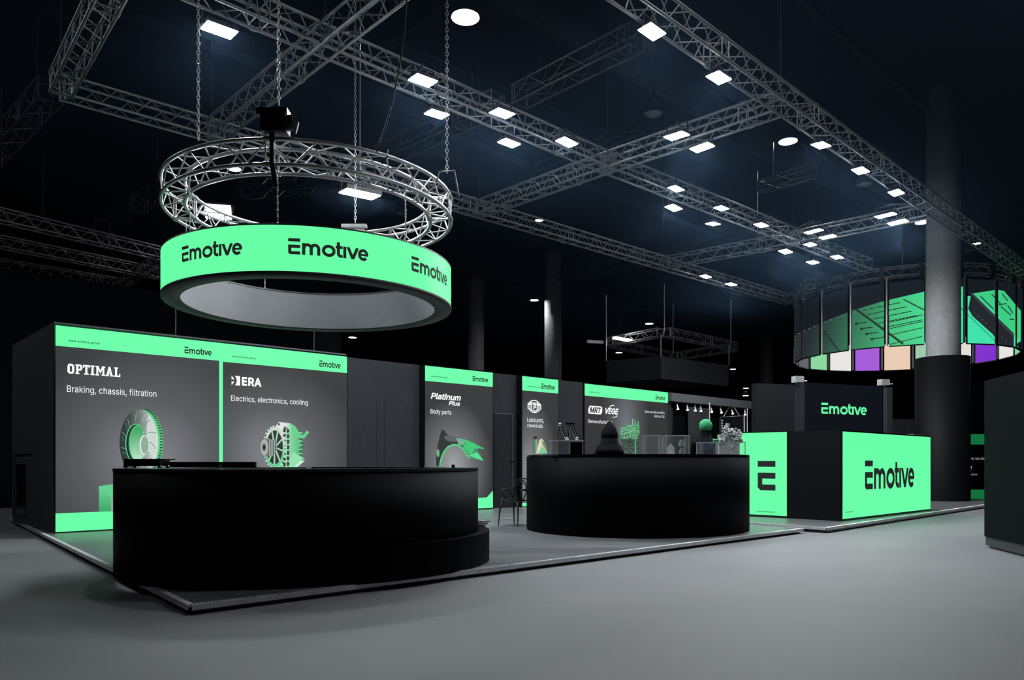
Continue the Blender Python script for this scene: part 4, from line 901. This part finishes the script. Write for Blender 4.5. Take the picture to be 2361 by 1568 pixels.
# suspension arms on a clear stand
stn = thing('display_stand', 'clear acrylic table stand on the left of the middle counter', 'stand', c2(1310, 12.5))
g = MB(); Yb = 12.1; xa, xb = (1268-CX)/F*Yb, (1347-CX)/F*Yb; ht = EYE+(HY-1016)/F*Yb; g.box(((xa+xb)/2, Yb+.15, ht), xb-xa, .3, .012); g.build('shelf', m_acryle, stn)
g = MB()
for x in (xa+.02, xa+.12, xb-.02): g.box((x, Yb+.15, (H2+ht)/2), .012, .28, ht-H2)
g.build('side_pane', m_acryle, stn)
g = MB(); bx0, bx1 = (1315-CX)/F*Yb, (1343-CX)/F*Yb; g.box(((bx0+bx1)/2, Yb+.12, H2+.10), bx1-bx0, .2, .19); solo(g, 'black_block', m_blackgloss, 'black block under the acrylic stand', 'exhibit')
def strut(cx_, label, spread, wide):
    r = thing('suspension_linkage', label, 'exhibit', (cx_, Yb+.15, ht+.006), 0, 'suspension arms'); z0_ = ht+.006; tp = Vector((cx_-.01, Yb+.15, z0_+.26))
    g = MB(); g.tube((cx_-spread*.4, Yb+.15, z0_), tp, .014, 8); g.tube((cx_+spread, Yb+.12, z0_), tp, .016, 8)
    if wide: g.tube((cx_-.09, Yb+.15, z0_), tp+Vector((-.03, 0, .0)), .012, 8); g.tube((cx_+.13, Yb+.15, z0_), tp+Vector((.05, 0, 0)), .012, 8)
    g.build('rods', m_chrome, r); g = MB()
    if wide: g.box(tp+Vector((0, 0, .01)), .15, .05, .03)
    else: g.ball(tp, .03, n=10, m=7)
    g.ball((cx_+spread, Yb+.12, z0_+.03), .028, n=10, m=7); g.build('joint', m_chrome, r)
strut((1294-CX)/F*Yb, 'left chrome suspension arm on the acrylic stand', .10, False); strut((1317-CX)/F*Yb, 'right chrome suspension arm with flat top on the acrylic stand', .10, True)
# ================================================================== PEOPLE
def skin_body(name, verts, edges, radii, m, parent, root=0, sub=2):
    me = bpy.data.meshes.new(name); x, y, z, a = parent['frame']; Mi = (Matrix.Translation((x, y, z)) @ Matrix.Rotation(a, 4, 'Z')).inverted()
    me.from_pydata([tuple(v) for v in verts], edges, []); me.materials.append(m); o = bpy.data.objects.new(name, me); C.objects.link(o); o.parent = parent
    sk = o.modifiers.new('Skin', 'SKIN'); sk.use_smooth_shade = True
    for i, r_ in enumerate(radii):
        sv = me.skin_vertices[0].data[i]; sv.radius = r_ if isinstance(r_, tuple) else (r_, r_); sv.use_root = (i == root)
    s = o.modifiers.new('Subdivision', 'SUBSURF'); s.levels = sub; s.render_levels = sub; return o
def person(label, loc, rz, h, hooded, hair=None, arms=((.27, .04, 1.02), (.27, -.25, 1.05)), lean=0.):
    r = thing('person', label, 'person', loc, rz); k = h/1.78
    V = [(0, 0, .95), (0, 0, 1.15), (0, lean*.5, 1.33), (0, lean*.8, 1.46), (0, lean, 1.55), (0, lean-.01, 1.64)]
    E = [(0, 1), (1, 2), (2, 3), (3, 4), (4, 5)]; R = [(.15, .12), (.13, .11), (.17, .12), (.10, .08), .055, .05]
    for s in (-1, 1):
        i = len(V); V += [(s*.18, lean*.7, 1.42), (s*.25, lean*.6+.02, 1.17), (s*.24, lean-.17, 1.02), (s*.22, lean-.25, 1.0)]; E += [(2, i), (i, i+1), (i+1, i+2), (i+2, i+3)]; R += [.075, .05, .04, .034]
        i = len(V); V += [(s*.10, 0, .88), (s*.11, -.01, .5), (s*.11, .02, .10), (s*.11, -.10, .05)]; E += [(0, i), (i, i+1), (i+1, i+2), (i+2, i+3)]; R += [.095, .06, .045, .04]
    V = [(x*k, y*k, z*k) for x, y, z in V]; skin_body('body', V, E, [tuple(q*k*.78 for q in (rr if isinstance(rr, tuple) else (rr, rr))) for rr in R], m_skin, r)
    R2 = [tuple(q*k*(1.3 if hooded else 1.12) for q in (rr if isinstance(rr, tuple) else (rr, rr))) for rr in R]; keep = [0, 1, 2, 3, 6, 7, 8, 14, 15, 16]
    idx = [0, 1, 2, 3]+[6, 7, 8]+[14, 15, 16]; mp = {v: n for n, v in enumerate(idx)}
    skin_body('jacket', [V[i] for i in idx], [(mp[a], mp[b]) for a, b in E if a in mp and b in mp], [R2[i] for i in idx], m_cloth, r)
    idx = [0, 10, 11, 12, 13, 18, 19, 20, 21]; mp = {v: n for n, v in enumerate(idx)}
    skin_body('trousers', [V[i] for i in idx], [(mp[a], mp[b]) for a, b in E if a in mp and b in mp], [R2[i] for i in idx], m_cloth, r)
    hc = Vector((0, lean-.02, 1.69))*k; hc.x = 0
    g = MB(); g.ball(hc, .075*k, .092*k, .115*k, 18, 12); g.ball(hc+Vector((0, -.092*k, -.012)), .013, .02, .022, 8, 6)
    for s in (-1, 1): g.ball(hc+Vector((s*.078*k, .005, 0)), .01, .018, .03, 8, 6)
    g.build('head', m_skin, r, False)
    g = MB()
    for s in (-1, 1): g.ball(hc+Vector((s*.028, -.085*k, .008)), .010, n=8, m=6)
    g.ball(hc+Vector((0, -.088*k, -.05)), .022, .008, .006, 8, 5); g.build('face_features', m_plastic, r, False)
    for s in (-1, 1):
        hp = Vector((s*.22*k, (lean-.26)*k, 1.0*k)); g = MB(); g.ball(hp, .035, .05, .018, 10, 7)
        for f_ in range(4): b = hp+Vector((s*(-.027+.018*f_), -.04, 0)); L_ = (.06, .07, .075, .065)[f_]; g.path([b, b+Vector((0, -L_*.55, .004)), b+Vector((0, -L_, -.014))], [.0085, .008, .006], 6)
        b = hp+Vector((-s*.03, -.005, 0)); g.path([b, b+Vector((-s*.025, -.025, -.004)), b+Vector((-s*.03, -.05, -.01))], [.01, .009, .007], 6); g.build('hand', m_skin, r, False)
    if hooded:
        g = MB(); g.ball(hc+Vector((0, .02, .0)), .115*k, .13*k, .15*k, 18, 12); g.lathe(hc+Vector((0, .045, .03)), [(.15*k, -.12), (.148*k, -.04), (.118*k, .05), (.078*k, .11), (.04*k, .155), (.008, .18)], 18)
        g.lathe(Vector((0, .02+lean*.8, 1.40*k)), [(.245*k, -.06), (.225*k, .0), (.185*k, .06), (.16*k, .12), (.15*k, .2)], 20); g.build('hood', m_cloth, r, False)
        g = MB(); g.box((0, .142*k, 1.235*k), .05, .01, .05); g.build('back_tag', m_gjar, r, False)['label'] = 'small green tag on the back'
    if hair:
        g = MB(); g.ball(hc+Vector((0, .01, .03)), .108*k, .122*k, .112*k, 28, 18, .08); g.build('hair', hair, r, False)['label'] = 'bright green hair or knit cap'
        g = MB(); g.lathe(Vector((0, lean*.85, 1.44*k)), [(.24*k, -.05), (.20*k, .03), (.11*k, .08), (.085*k, .13), (.078*k, .2), (.07*k, .24)], 16); g.build('collar', m_cloth, r, False)
    return r
pY = 13.3; person('person in a black pointed hood seen from behind at the middle counter', ((1405-CX)/F*pY, pY, PZ), math.radians(180), 1.76, True)
pY = 13.25; person('person in black with bright green hair behind the acrylic cases', ((1627-CX)/F*pY, pY, PZ), math.radians(165), 1.86, False, m_hairgreen)
# ================================================================== CHAIR
ch = thing('chair', 'black plastic armchair with looping back beside the middle counter', 'chair', (at_z(1188, 1212, PZ).x, 13.9, PZ), math.radians(-38)); ch.scale = (.86, .86, 1.03)
g = MB(); seat = []
nx, ny = 10, 8; vs = []; fs = []
for i in range(nx+1):
    for j in range(ny+1):
        u = -1+2*i/nx; v = -1+2*j/ny; wv = .235*(1-.12*max(0, v)); vs.append((u*wv, v*.22, .45+.018*u*u-.012*(1-v*v)+(.03 if v < -.8 else 0)))
k = len(vs); vs += [(x, y, z-.018) for x, y, z in vs]
for i in range(nx):
    for j in range(ny): a = i*(ny+1)+j; fs += [(a, a+1, a+ny+2, a+ny+1), (k+a, k+a+ny+1, k+a+ny+2, k+a+1)]
for i in range(nx): fs += [(i*(ny+1), (i+1)*(ny+1), k+(i+1)*(ny+1), k+i*(ny+1)), (i*(ny+1)+ny, k+i*(ny+1)+ny, k+(i+1)*(ny+1)+ny, (i+1)*(ny+1)+ny)]
for j in range(ny): fs += [(j, k+j, k+j+1, j+1), (nx*(ny+1)+j, nx*(ny+1)+j+1, k+nx*(ny+1)+j+1, k+nx*(ny+1)+j)]
g.add(vs, fs, True); g.build('seat', m_plastic, ch, False)
for sx, sy, ex, ey in ((-1, -1, -.26, -.25), (1, -1, .26, -.25), (-1, 1, -.24, .27), (1, 1, .24, .27)):
    g = MB(); g.path([(sx*.2, sy*.19, .45), (ex*.95, ey*.9, .25), (ex, ey, 0)], [.02, .017, .011], 8); g.build('leg', m_plastic, ch, False)
for s in (-1, 1):
    g = MB(); g.path([(s*.22, .2, .45), (s*.25, .19, .56), (s*.265, 0, .635), (s*.255, -.14, .64), (s*.22, .0+.12-.2, .46)], [.013, .015, .02, .017, .012], 8); g.build('armrest', m_plastic, ch, False)
bk = lambda r_, pts: MB().path(pts, r_, 7)
def smooth(P, n=6):
    P = [Vector(p) for p in P]; o = []
    for i in range(len(P)-1):
        a, b, c_, d = P[max(i-1, 0)], P[i], P[i+1], P[min(i+2, len(P)-1)]
        for t in range(n): t /= n; o.append(.5*((2*b)+(c_-a)*t+(2*a-5*b+4*c_-d)*t*t+(3*b-a-3*c_+d)*t**3))
    return o+[P[-1]]
for L_ in ([(-.21, .2, .46), (-.24, .25, .66), (-.16, .28, .8), (0, .29, .83), (.16, .28, .8), (.24, .25, .66), (.21, .2, .46)], [(-.26, .1, .62), (-.16, .24, .72), (-.05, .27, .80), (.08, .27, .76), (.2, .22, .62), (.26, .08, .62)], [(-.1, .2, .45), (-.19, .24, .62), (-.08, .28, .76), (.06, .28, .72), (.1, .25, .58), (.05, .2, .45)]):
    g = MB(); g.path(smooth(L_), .012, 7); g.build('back_loop', m_plastic, ch, False)
# ================================================================== RIGHT BLOCK
Q = Vector((6.42, 14.8, 0)); WF = Plane(Q, U); TB = 1.87; s2145 = WF.s_at(2145)
WE = Plane(Q-N*2.6, N)     # the side with the E, running towards the corner
m_block = mat('black block laminate', (.006, .007, .009), .6, spec=.1)
rb = thing('reception_block', 'low black reception block, its corner facing the aisle', 'counter', (Q.x, Q.y, PZ), RZ)
g = MB(); g.slab(WF, 0, s2145, PZ+.008, TB, -2.6, -.01); g.build('body', m_block, rb)
g = MB(); g.slab(WF, 4.1, s2145, TB, TB+.03, -.5, -.1); g.build('white_tray', m_white_solid, rb)
r = thing('lightbox_sign', 'wide glowing green panel with the full dark logo on the black block', 'lightbox', (Q.x, Q.y, PZ), RZ)
g = MB(); g.slab(WF, .0, s2145, PZ+.01, TB, -.008, .012); g.build('frame', m_blackgloss, r)
g = MB(); g.quad(WF.pt(.03, PZ+.05, .014), WF.pt(s2145-.03, PZ+.05, .014), WF.pt(s2145-.03, TB-.03, .014), WF.pt(.03, TB-.03, .014)); g.build('green_face', m_green, r)
put(EMO, WF, 1992, 2106, 1129, r, 'logo', m_ink, .02, 1062)
write('www.emotive.group', WF, 1947, 1966, 1182.5, r, 'web_address', m_ink, off=.02, bold=.01)
t0, t1 = WE.s_at(1700), WE.s_at(1815); t0 = max(t0, .05)
r = thing('lightbox_sign', 'upright glowing green panel with a single dark E, left side of the black block', 'lightbox', WE.pt(t0, PZ, 0))
g = MB(); g.slab(WE, t0-.02, t1+.02, PZ+.01, TB+.02, .0, .012) if WE.n.dot(Vector((0, -1, 0))) > 0 else g.slab(WE, t0-.02, t1+.02, PZ+.01, TB+.02, -.012, 0)
g.build('frame', m_blackgloss, r)
g = MB(); g.quad(WE.pt(t0, PZ+.05, .014), WE.pt(t1, PZ+.05, .014), WE.pt(t1, TB-.005, .014), WE.pt(t0, TB-.005, .014)); g.build('green_face', m_green, r)
put(big_e(), WE, 1748, 1789, 1130, r, 'logo', m_ink, .02, 1063)
write('www.emotive.group', WE, 1746, 1788, 1180, r, 'web_address', m_ink, off=.02, bold=.01)
# screen on the block
sa, sb_ = Vector((6.17, 16.0, 0)), Vector((8.2, 16.8, 0)); WS = Plane(sa, sb_-sa); Ls = (sb_-sa).length
r = thing('logo_screen', 'dark screen with a green logo standing on the black block', 'screen', (sa.x, sa.y, TB))
g = MB(); g.slab(WS, 0, Ls, TB, 2.92, -.3, -.01); g.build('cabinet', m_wall, r)
g = MB(); g.slab(WS, .01, Ls-.01, 1.9, 2.91, -.01, .004); g.build('display', m_navy, r)
g = MB(); g.slab(WS, -.01, Ls+.01, TB, 1.9, -.01, .02); g.slab(WS, Ls-.01, Ls+.01, TB, 2.92, -.3, .01); g.build('bezel', m_blackgloss, r)
put(EMO, WS, 1893, 1998, 954, r, 'logo', m_gletter, .008, 928.5)
for px, py, lab in ((1840, 873, 'left'), (2038, 888, 'right')):
    Y = 16.2 if px < 1900 else 16.8; c = at_y(px, py, Y); r = thing('small_projector', f'white box projector on the {lab} top corner of the dark logo screen', 'projector', (c.x, c.y, 2.92), 0, 'white projectors')
    g = MB(); g.box((c.x, c.y+.02, 3.01), .2, .16, .13, (1, .25, 0)); g.build('case', m_white_solid, r)
    g = MB(); g.box((c.x, c.y+.02, 2.93), .06, .06, .05); g.tube((c.x+.1, c.y-.02, 2.97), (c.x+.18, c.y-.04, 2.97), .012); g.build('mount', m_steel, r)
DP = wp(-4.5)
a = at_y(1744, 884, 19.0); b = at_y(1842, 884, 19.4); pl = Plane(Vector((a.x, a.y, 0)), Vector((b.x-a.x, b.y-a.y, 0)))
g = MB(); g.slab(pl, 0, (b-a).to_2d().length, .1, 3.22, -.2, 0); solo(g, 'dark_partition', m_wall2, 'charcoal partition left of the dark logo screen', 'wall', kind='structure')
a = at_y(2036, 893, 19.5); b = at_y(2049, 893, 19.6); g = MB(); g.box(((a.x+b.x)/2, 19.5, 1.6), .14, .3, 3.1); solo(g, 'thin_panel', m_wall, 'thin dark grey panel edge right of the logo screen', 'panel')
g = MB(); g.box((at_y(2085, 960, 24).x, 24, 1.3), 1.3, .2, 2.6); solo(g, 'dark_stand', m_wall2, 'dark stand panel seen between the logo screen and the column', 'panel')
# far booth with green bands, right of column
fb = thing('distant_stand', 'distant black stand wall with two dark green bands and pale writing', 'booth wall', at_y(2250, 1150, 25)); fx0, fx1 = (2226-CX)/F*25, (2330-CX)/F*25
pl = Plane(Vector((fx0, 25, 0)), (1, 0, 0)); hz_ = lambda y: EYE+(HY-y)/F*25
g = MB(); g.slab(pl, 0, fx1-fx0, 0, 3.9, -.2, 0); g.build('panel', m_backwall, fb)
m_dgreen = mat('dim green band', (.01, .06, .03), .5, emit=lin((16, 110, 58)), es=1, noise=0)
for y0, y1 in ((1001, 1025), (1129, 1153)): g = MB(); g.slab(pl, 0, fx1-fx0, hz_(y1), hz_(y0), 0, .01); g.build('green_band', m_dgreen, fb)
m_dimw = mat('dim pale letters', (.3, .3, .3), .6, emit=(.16, .16, .17), es=1, noise=0)
write('Follow us on', pl, 2220, 2269, 1060, fb, 'writing', m_dimw, off=.012, bold=.015)
write('f', pl, 2233, 2241, 1086, fb, 'writing', m_dimw, off=.012, bold=.05, pyt=1074)
write('emotive', pl, 2231, 2253, 1096, fb, 'writing', m_dimw, off=.012, bold=.01)
# near dark cabinet at the right edge
a = at_z(2272, 1262, 0); a = Vector((6.87, 11.04, 0)); b = Vector((6.60, 9.62, 0)); pl = Plane(b, a-b); Lc = (a-b).length
cb_ = thing('tall_cabinet', 'tall dark cabinet cut off by the right edge of the picture', 'cabinet', (b.x, b.y, 0))
foot = [(a.x, a.y), (b.x, b.y), (b.x+1.6, b.y-.3), (a.x+1.6, a.y-.3)]
g = MB(); g.prism(foot, .16, 2.42); g.build('body', mat('dark cabinet laminate', (.0045, .005, .0075), .6, spec=.06), cb_)
g = MB(); g.prism([(x+.02, y) for x, y in foot], .035, .16); g.build('plinth', mat('grey plinth', (.06, .062, .068), .5), cb_)
g = MB(); g.prism([(x+.07, y) for x, y in foot], 0, .035); g.build('shadow_base', m_blackgloss, cb_)
# ================================================================== ROUND SCREEN RIG
LC = Vector((14.36, 28.0, 0)); LR = 3.72; LB, LT = 5.03, 7.14; NP = 20
ph0 = ang_at(LC, LR, 2090)
rig = thing('screen_carousel', 'hanging ring of tall screens showing a dark and green metal shape', 'screen ring', (LC.x, LC.y, LB))
cols_in = {0: (150, 205, 165), 1: (232, 203, 178), 2: (165, 92, 215), 3: (228, 226, 222), 4: (135, 215, 155), 5: (95, 100, 105), -1: (200, 205, 200), -2: (128, 42, 205), -3: (226, 222, 216), -4: (110, 210, 140)}
def led(zx, zy):
    px, py = 1800+zx/4.2086, 560+zy/4.2086
    return px, py
def led_art(zx, zy):
    a = Art(zx, zy); a.paint(np.ones(zx.shape, bool), (20, 24, 31))
    body = a.poly([(60, 960), (125, 905), (300, 815), (440, 755), (700, 655), (1000, 565), (1375, 478), (1500, 440), (1800, 420), (1800, 1100), (1850, 1150), (60, 1200)])
    gcol = a.mix((38, 43, 48), (60, 200, 125), (zx-300+(zy-800)*.25)/900); gcol = np.where((zx > 1000)[..., None], a.mix((66, 185, 120), (72, 215, 145), (zx-1000)/400), gcol)
    a.paint(body, gcol)
    for x1, y1, x2, y2, t in ((740, 650, 1180, 975, 22), (1195, 550, 1800, 860, 12), (400, 830, 560, 1040, 16), (145, 910, 190, 1080, 8)): a.paint(a.line(x1, y1, x2, y2, t) & body, (30, 50, 44))
    for k in range(8):
        x0 = 790+k*52; y0 = 655+k*42
        if k < 5: a.paint(a.line(x0, y0, x0+370, y0-75, 8) & body, (26, 60, 46))
        a.paint(a.line(730+k*50, 785+k*50, 830+k*60, 770+k*48, 9) & body & (k < 4), (24, 42, 38)); a.paint(a.ell(735+k*50, 785+k*50, 16, 11) & body & (k < 4), (20, 30, 30))
    for k in range(4): a.paint(a.line(1060, 770+k*62+(k > 2)*30, 1375, 700+k*62+(k > 2)*20, 8) & body, (26, 66, 50))
    for k in range(5): a.paint(a.line(330+k*10, 890+k*36, 480+k*8, 850+k*34, 4) & body, (24, 28, 32)); a.paint(a.line(110+k*12, 960+k*32, 165+k*4, 940+k*30, 3), (80, 86, 88))
    for k in range(14): a.paint(a.ell(180+k*48+k*k*.6, 880-k*24+k*k*.35, 5, 5), (120, 150, 135))
    # right hand shape
    r1 = a.poly([(1725, 500), (1850, 520), (1870, 490), (2100, 455), (2160, 465), (2330, 700), (2330, 950), (2290, 980), (2330, 1100), (1725, 1100)]); a.paint(r1, (66, 226, 172))
    a.paint(a.poly([(1870, 490), (2110, 455), (2165, 465), (2330, 660), (2330, 960), (2262, 900), (2100, 700)]), (62, 205, 132))
    a.paint(a.poly([(1850, 480), (1875, 500), (2262, 880), (2262, 1010), (2120, 990), (2060, 890), (1860, 710), (1820, 640)]), (36, 40, 46))
    a.paint(a.line(1850, 490, 2262, 905, 10), (70, 76, 80)); a.paint(a.line(1725, 610, 2120, 990, 5), (30, 80, 60))
    for x1, y1, x2, y2 in ((1940, 520, 2060, 640), (2050, 500, 2130, 590), (2150, 495, 2200, 560), (2120, 600, 2190, 590), (2140, 620, 2230, 700), (2205, 610, 2250, 680), (2225, 740, 2260, 745)): a.paint(a.line(x1, y1, x2, y2, 11), (28, 70, 52))
    for k in range(9): a.paint(a.ell(1880+k*38, 680+k*34, 4, 4), (110, 120, 120))
    return a.out()
for i in range(-10, 10):
    pc = ph0-i*2*math.pi/NP          # i grows to the left in the picture on the near side
    hw = math.pi/NP*.87; a0, a1 = pc-hw, pc+hw; P0 = Vector((LC.x+LR*math.cos(a0), LC.y+LR*math.sin(a0), 0)); P1_ = Vector((LC.x+LR*math.cos(a1), LC.y+LR*math.sin(a1), 0))
    pl = Plane(P0, P1_-P0); Lp = (P1_-P0).length
    g = MB(); g.slab(pl, 0, Lp, LB, LT, -.07, -.003); pan = g.build('screen_panel', m_blackgloss, rig)
    front = (pl.pt(Lp/2, 0).xy-Vector((0, 0))).dot(pl.n.xy) < 0
    if front:
        nx, nz = 72, 130; S = (np.arange(nx)+.5)*Lp/nx; Zc = LB+.03+(np.arange(nz)+.5)*(LT-LB-.05)/nz; SS, ZZ = np.meshgrid(S, Zc)
        X = pl.o.x+pl.d.x*SS; Y = pl.o.y+pl.d.y*SS; zx = (CX+F*X/Y-1800)*4.2086; zy = (HY-F*(ZZ-EYE)/Y-560)*4.2086
        col, m_ = led_art(zx, zy); mb = MB(); cc = []
        for jj in range(nz+1):
            for ii in range(nx+1): mb.v.append(tuple(pl.pt(ii*Lp/nx, LB+.03+jj*(LT-LB-.05)/nz, .002)))
        for jj in range(nz):
            for ii in range(nx): a_ = jj*(nx+1)+ii; mb.f.append((a_, a_+1, a_+nx+2, a_+nx+1)); cc.append(lin(col[jj, ii]))
        s_ = color_build(mb, cc, 'screen_image', rig); s_.parent = pan
    else:
        j = None
    # inside faces: coloured squares on the far side
    far = not front
    if far:
        c_ = pl.pt(Lp/2, 0); px_ = CX+F*c_.x/c_.y; key = None
        for kx, cc_ in ((1890, (135, 215, 155)), (1937, (232, 230, 226)), (1993, (165, 92, 215)), (2058, (232, 203, 178)), (2120, (160, 200, 172)), (2190, (226, 222, 216)), (2270, (128, 42, 205)), (2318, (230, 226, 222)), (2345, (110, 210, 140)), (1855, (85, 90, 95))):
            if key is None or abs(kx-px_) < key[0]: key = (abs(kx-px_), cc_)
        mm = bpy.data.materials.new('lit inner panel'); mm.use_nodes = True; bb = mm.node_tree.nodes['Principled BSDF']; bb.inputs['Base Color'].default_value = (.02, .02, .02, 1); bb.inputs['Emission Color'].default_value = lin(key[1])+(1,); bb.inputs['Emission Strength'].default_value = 1
        g = MB(); g.quad(pl.pt(.03, LB+.03, -.074), pl.pt(Lp-.03, LB+.03, -.074), pl.pt(Lp-.03, LB+1.1, -.074), pl.pt(.03, LB+1.1, -.074)); q_ = g.build('inner_screen', mm, rig); q_.parent = pan
    pa = a1+(math.pi/NP-hw); x, y = LC.x+(LR-.06)*math.cos(pa), LC.y+(LR-.06)*math.sin(pa); g = MB(); g.tube((x, y, LB+.05), (x, y, LT+.18), .045, 8); g.build('upright', m_steel, rig)
rt2 = thing('ring_truss', 'far circular silver truss carrying the hanging ring of screens', 'truss', (LC.x, LC.y, 7.33)); za, zb, ra, rb_ = 7.34, 7.64, LR-.02, LR-.34
for r_, z_ in ((ra, za), (ra, zb), (rb_, za), (rb_, zb)): g = MB(); g.path(circ(LC, r_, z_, 80), .028, 7, True); g.build('chord', m_alu, rt2)
g = MB(); nn = 60
def cq(r_, z_, i): a = 2*math.pi*i/nn; return (LC.x+r_*math.cos(a), LC.y+r_*math.sin(a), z_)
for i in range(nn):
    for A_, B_ in (((ra, za), (ra, zb)), ((rb_, za), (rb_, zb)), ((ra, zb), (rb_, zb)), ((ra, za), (rb_, za))):
        if i % 2: A_, B_ = B_, A_
        g.tube(cq(*A_, i), cq(*B_, i+1), .013, 5, False)
g.build('lattice', m_alu, rt2)
for i in range(0, nn, 3): g = MB(); p = cq((ra+rb_)/2+.17, 7.49, i); a = 2*math.pi*i/nn; g.box((p[0], p[1], 7.40), .1, .12, .5, (math.cos(a), math.sin(a), 0)); g.build('clamp', m_house, rt2)
for px, y0, y1, Y, lab in ((2081, 480, 607, 24.6, 'thin steel rope holding the round screen rig'), (1747, 395, 520, 22, 'thin rod hanging from the black truss in the right bay'), (1783, 328, 405, 20, 'bright thin rod left of the lit bay lamp'), (1398, 680, 785, 31, 'thin wire to the left corner of the square truss'), (1532, 655, 765, 29, 'thin wire to the near corner of the square truss'), (1552, 700, 820, 33, 'thin wire to the far corner of the square truss'), (1685, 690, 795, 32.5, 'thin wire to the right corner of the square truss'), (405, 690, 772, 21, 'thin pale wire hanging behind the left booth wall')):
    a, b = at_y(px, y0, Y), at_y(px, y1, Y); g = MB(); g.tube(a, b, .012 if Y < 26 else .02, 5); solo(g, 'hanging_wire', m_steel, lab, 'wire', group='thin hanging wires')
# ------------------------------------------------------------------ thin bluish haze, added at lamp height to give the lamps halos
HAZE = 0.0045
if HAZE > 0:
    m = bpy.data.materials.new('lamp halo haze'); m.use_nodes = True; nt = m.node_tree; nt.nodes.remove(nt.nodes['Principled BSDF'])
    v = nt.nodes.new('ShaderNodeVolumeScatter'); v.inputs['Color'].default_value = (.32, .58, 1, 1); v.inputs['Density'].default_value = HAZE; v.inputs['Anisotropy'].default_value = .3
    nt.links.new(v.outputs[0], nt.nodes['Material Output'].inputs['Volume'])
    g = MB(); g.box((3.5, 18.5, 6.75), 25, 27, 1.9); o = g.build('lamp_halo_haze', m); o['kind'] = 'stuff'; o['label'] = 'thin bluish haze added around the lamps to give them halos'; o['category'] = 'haze'
for o in ROOTS:
    if 'frame' in o: del o['frame']
for o in bpy.data.objects:
    if 'frame' in o: del o['frame']
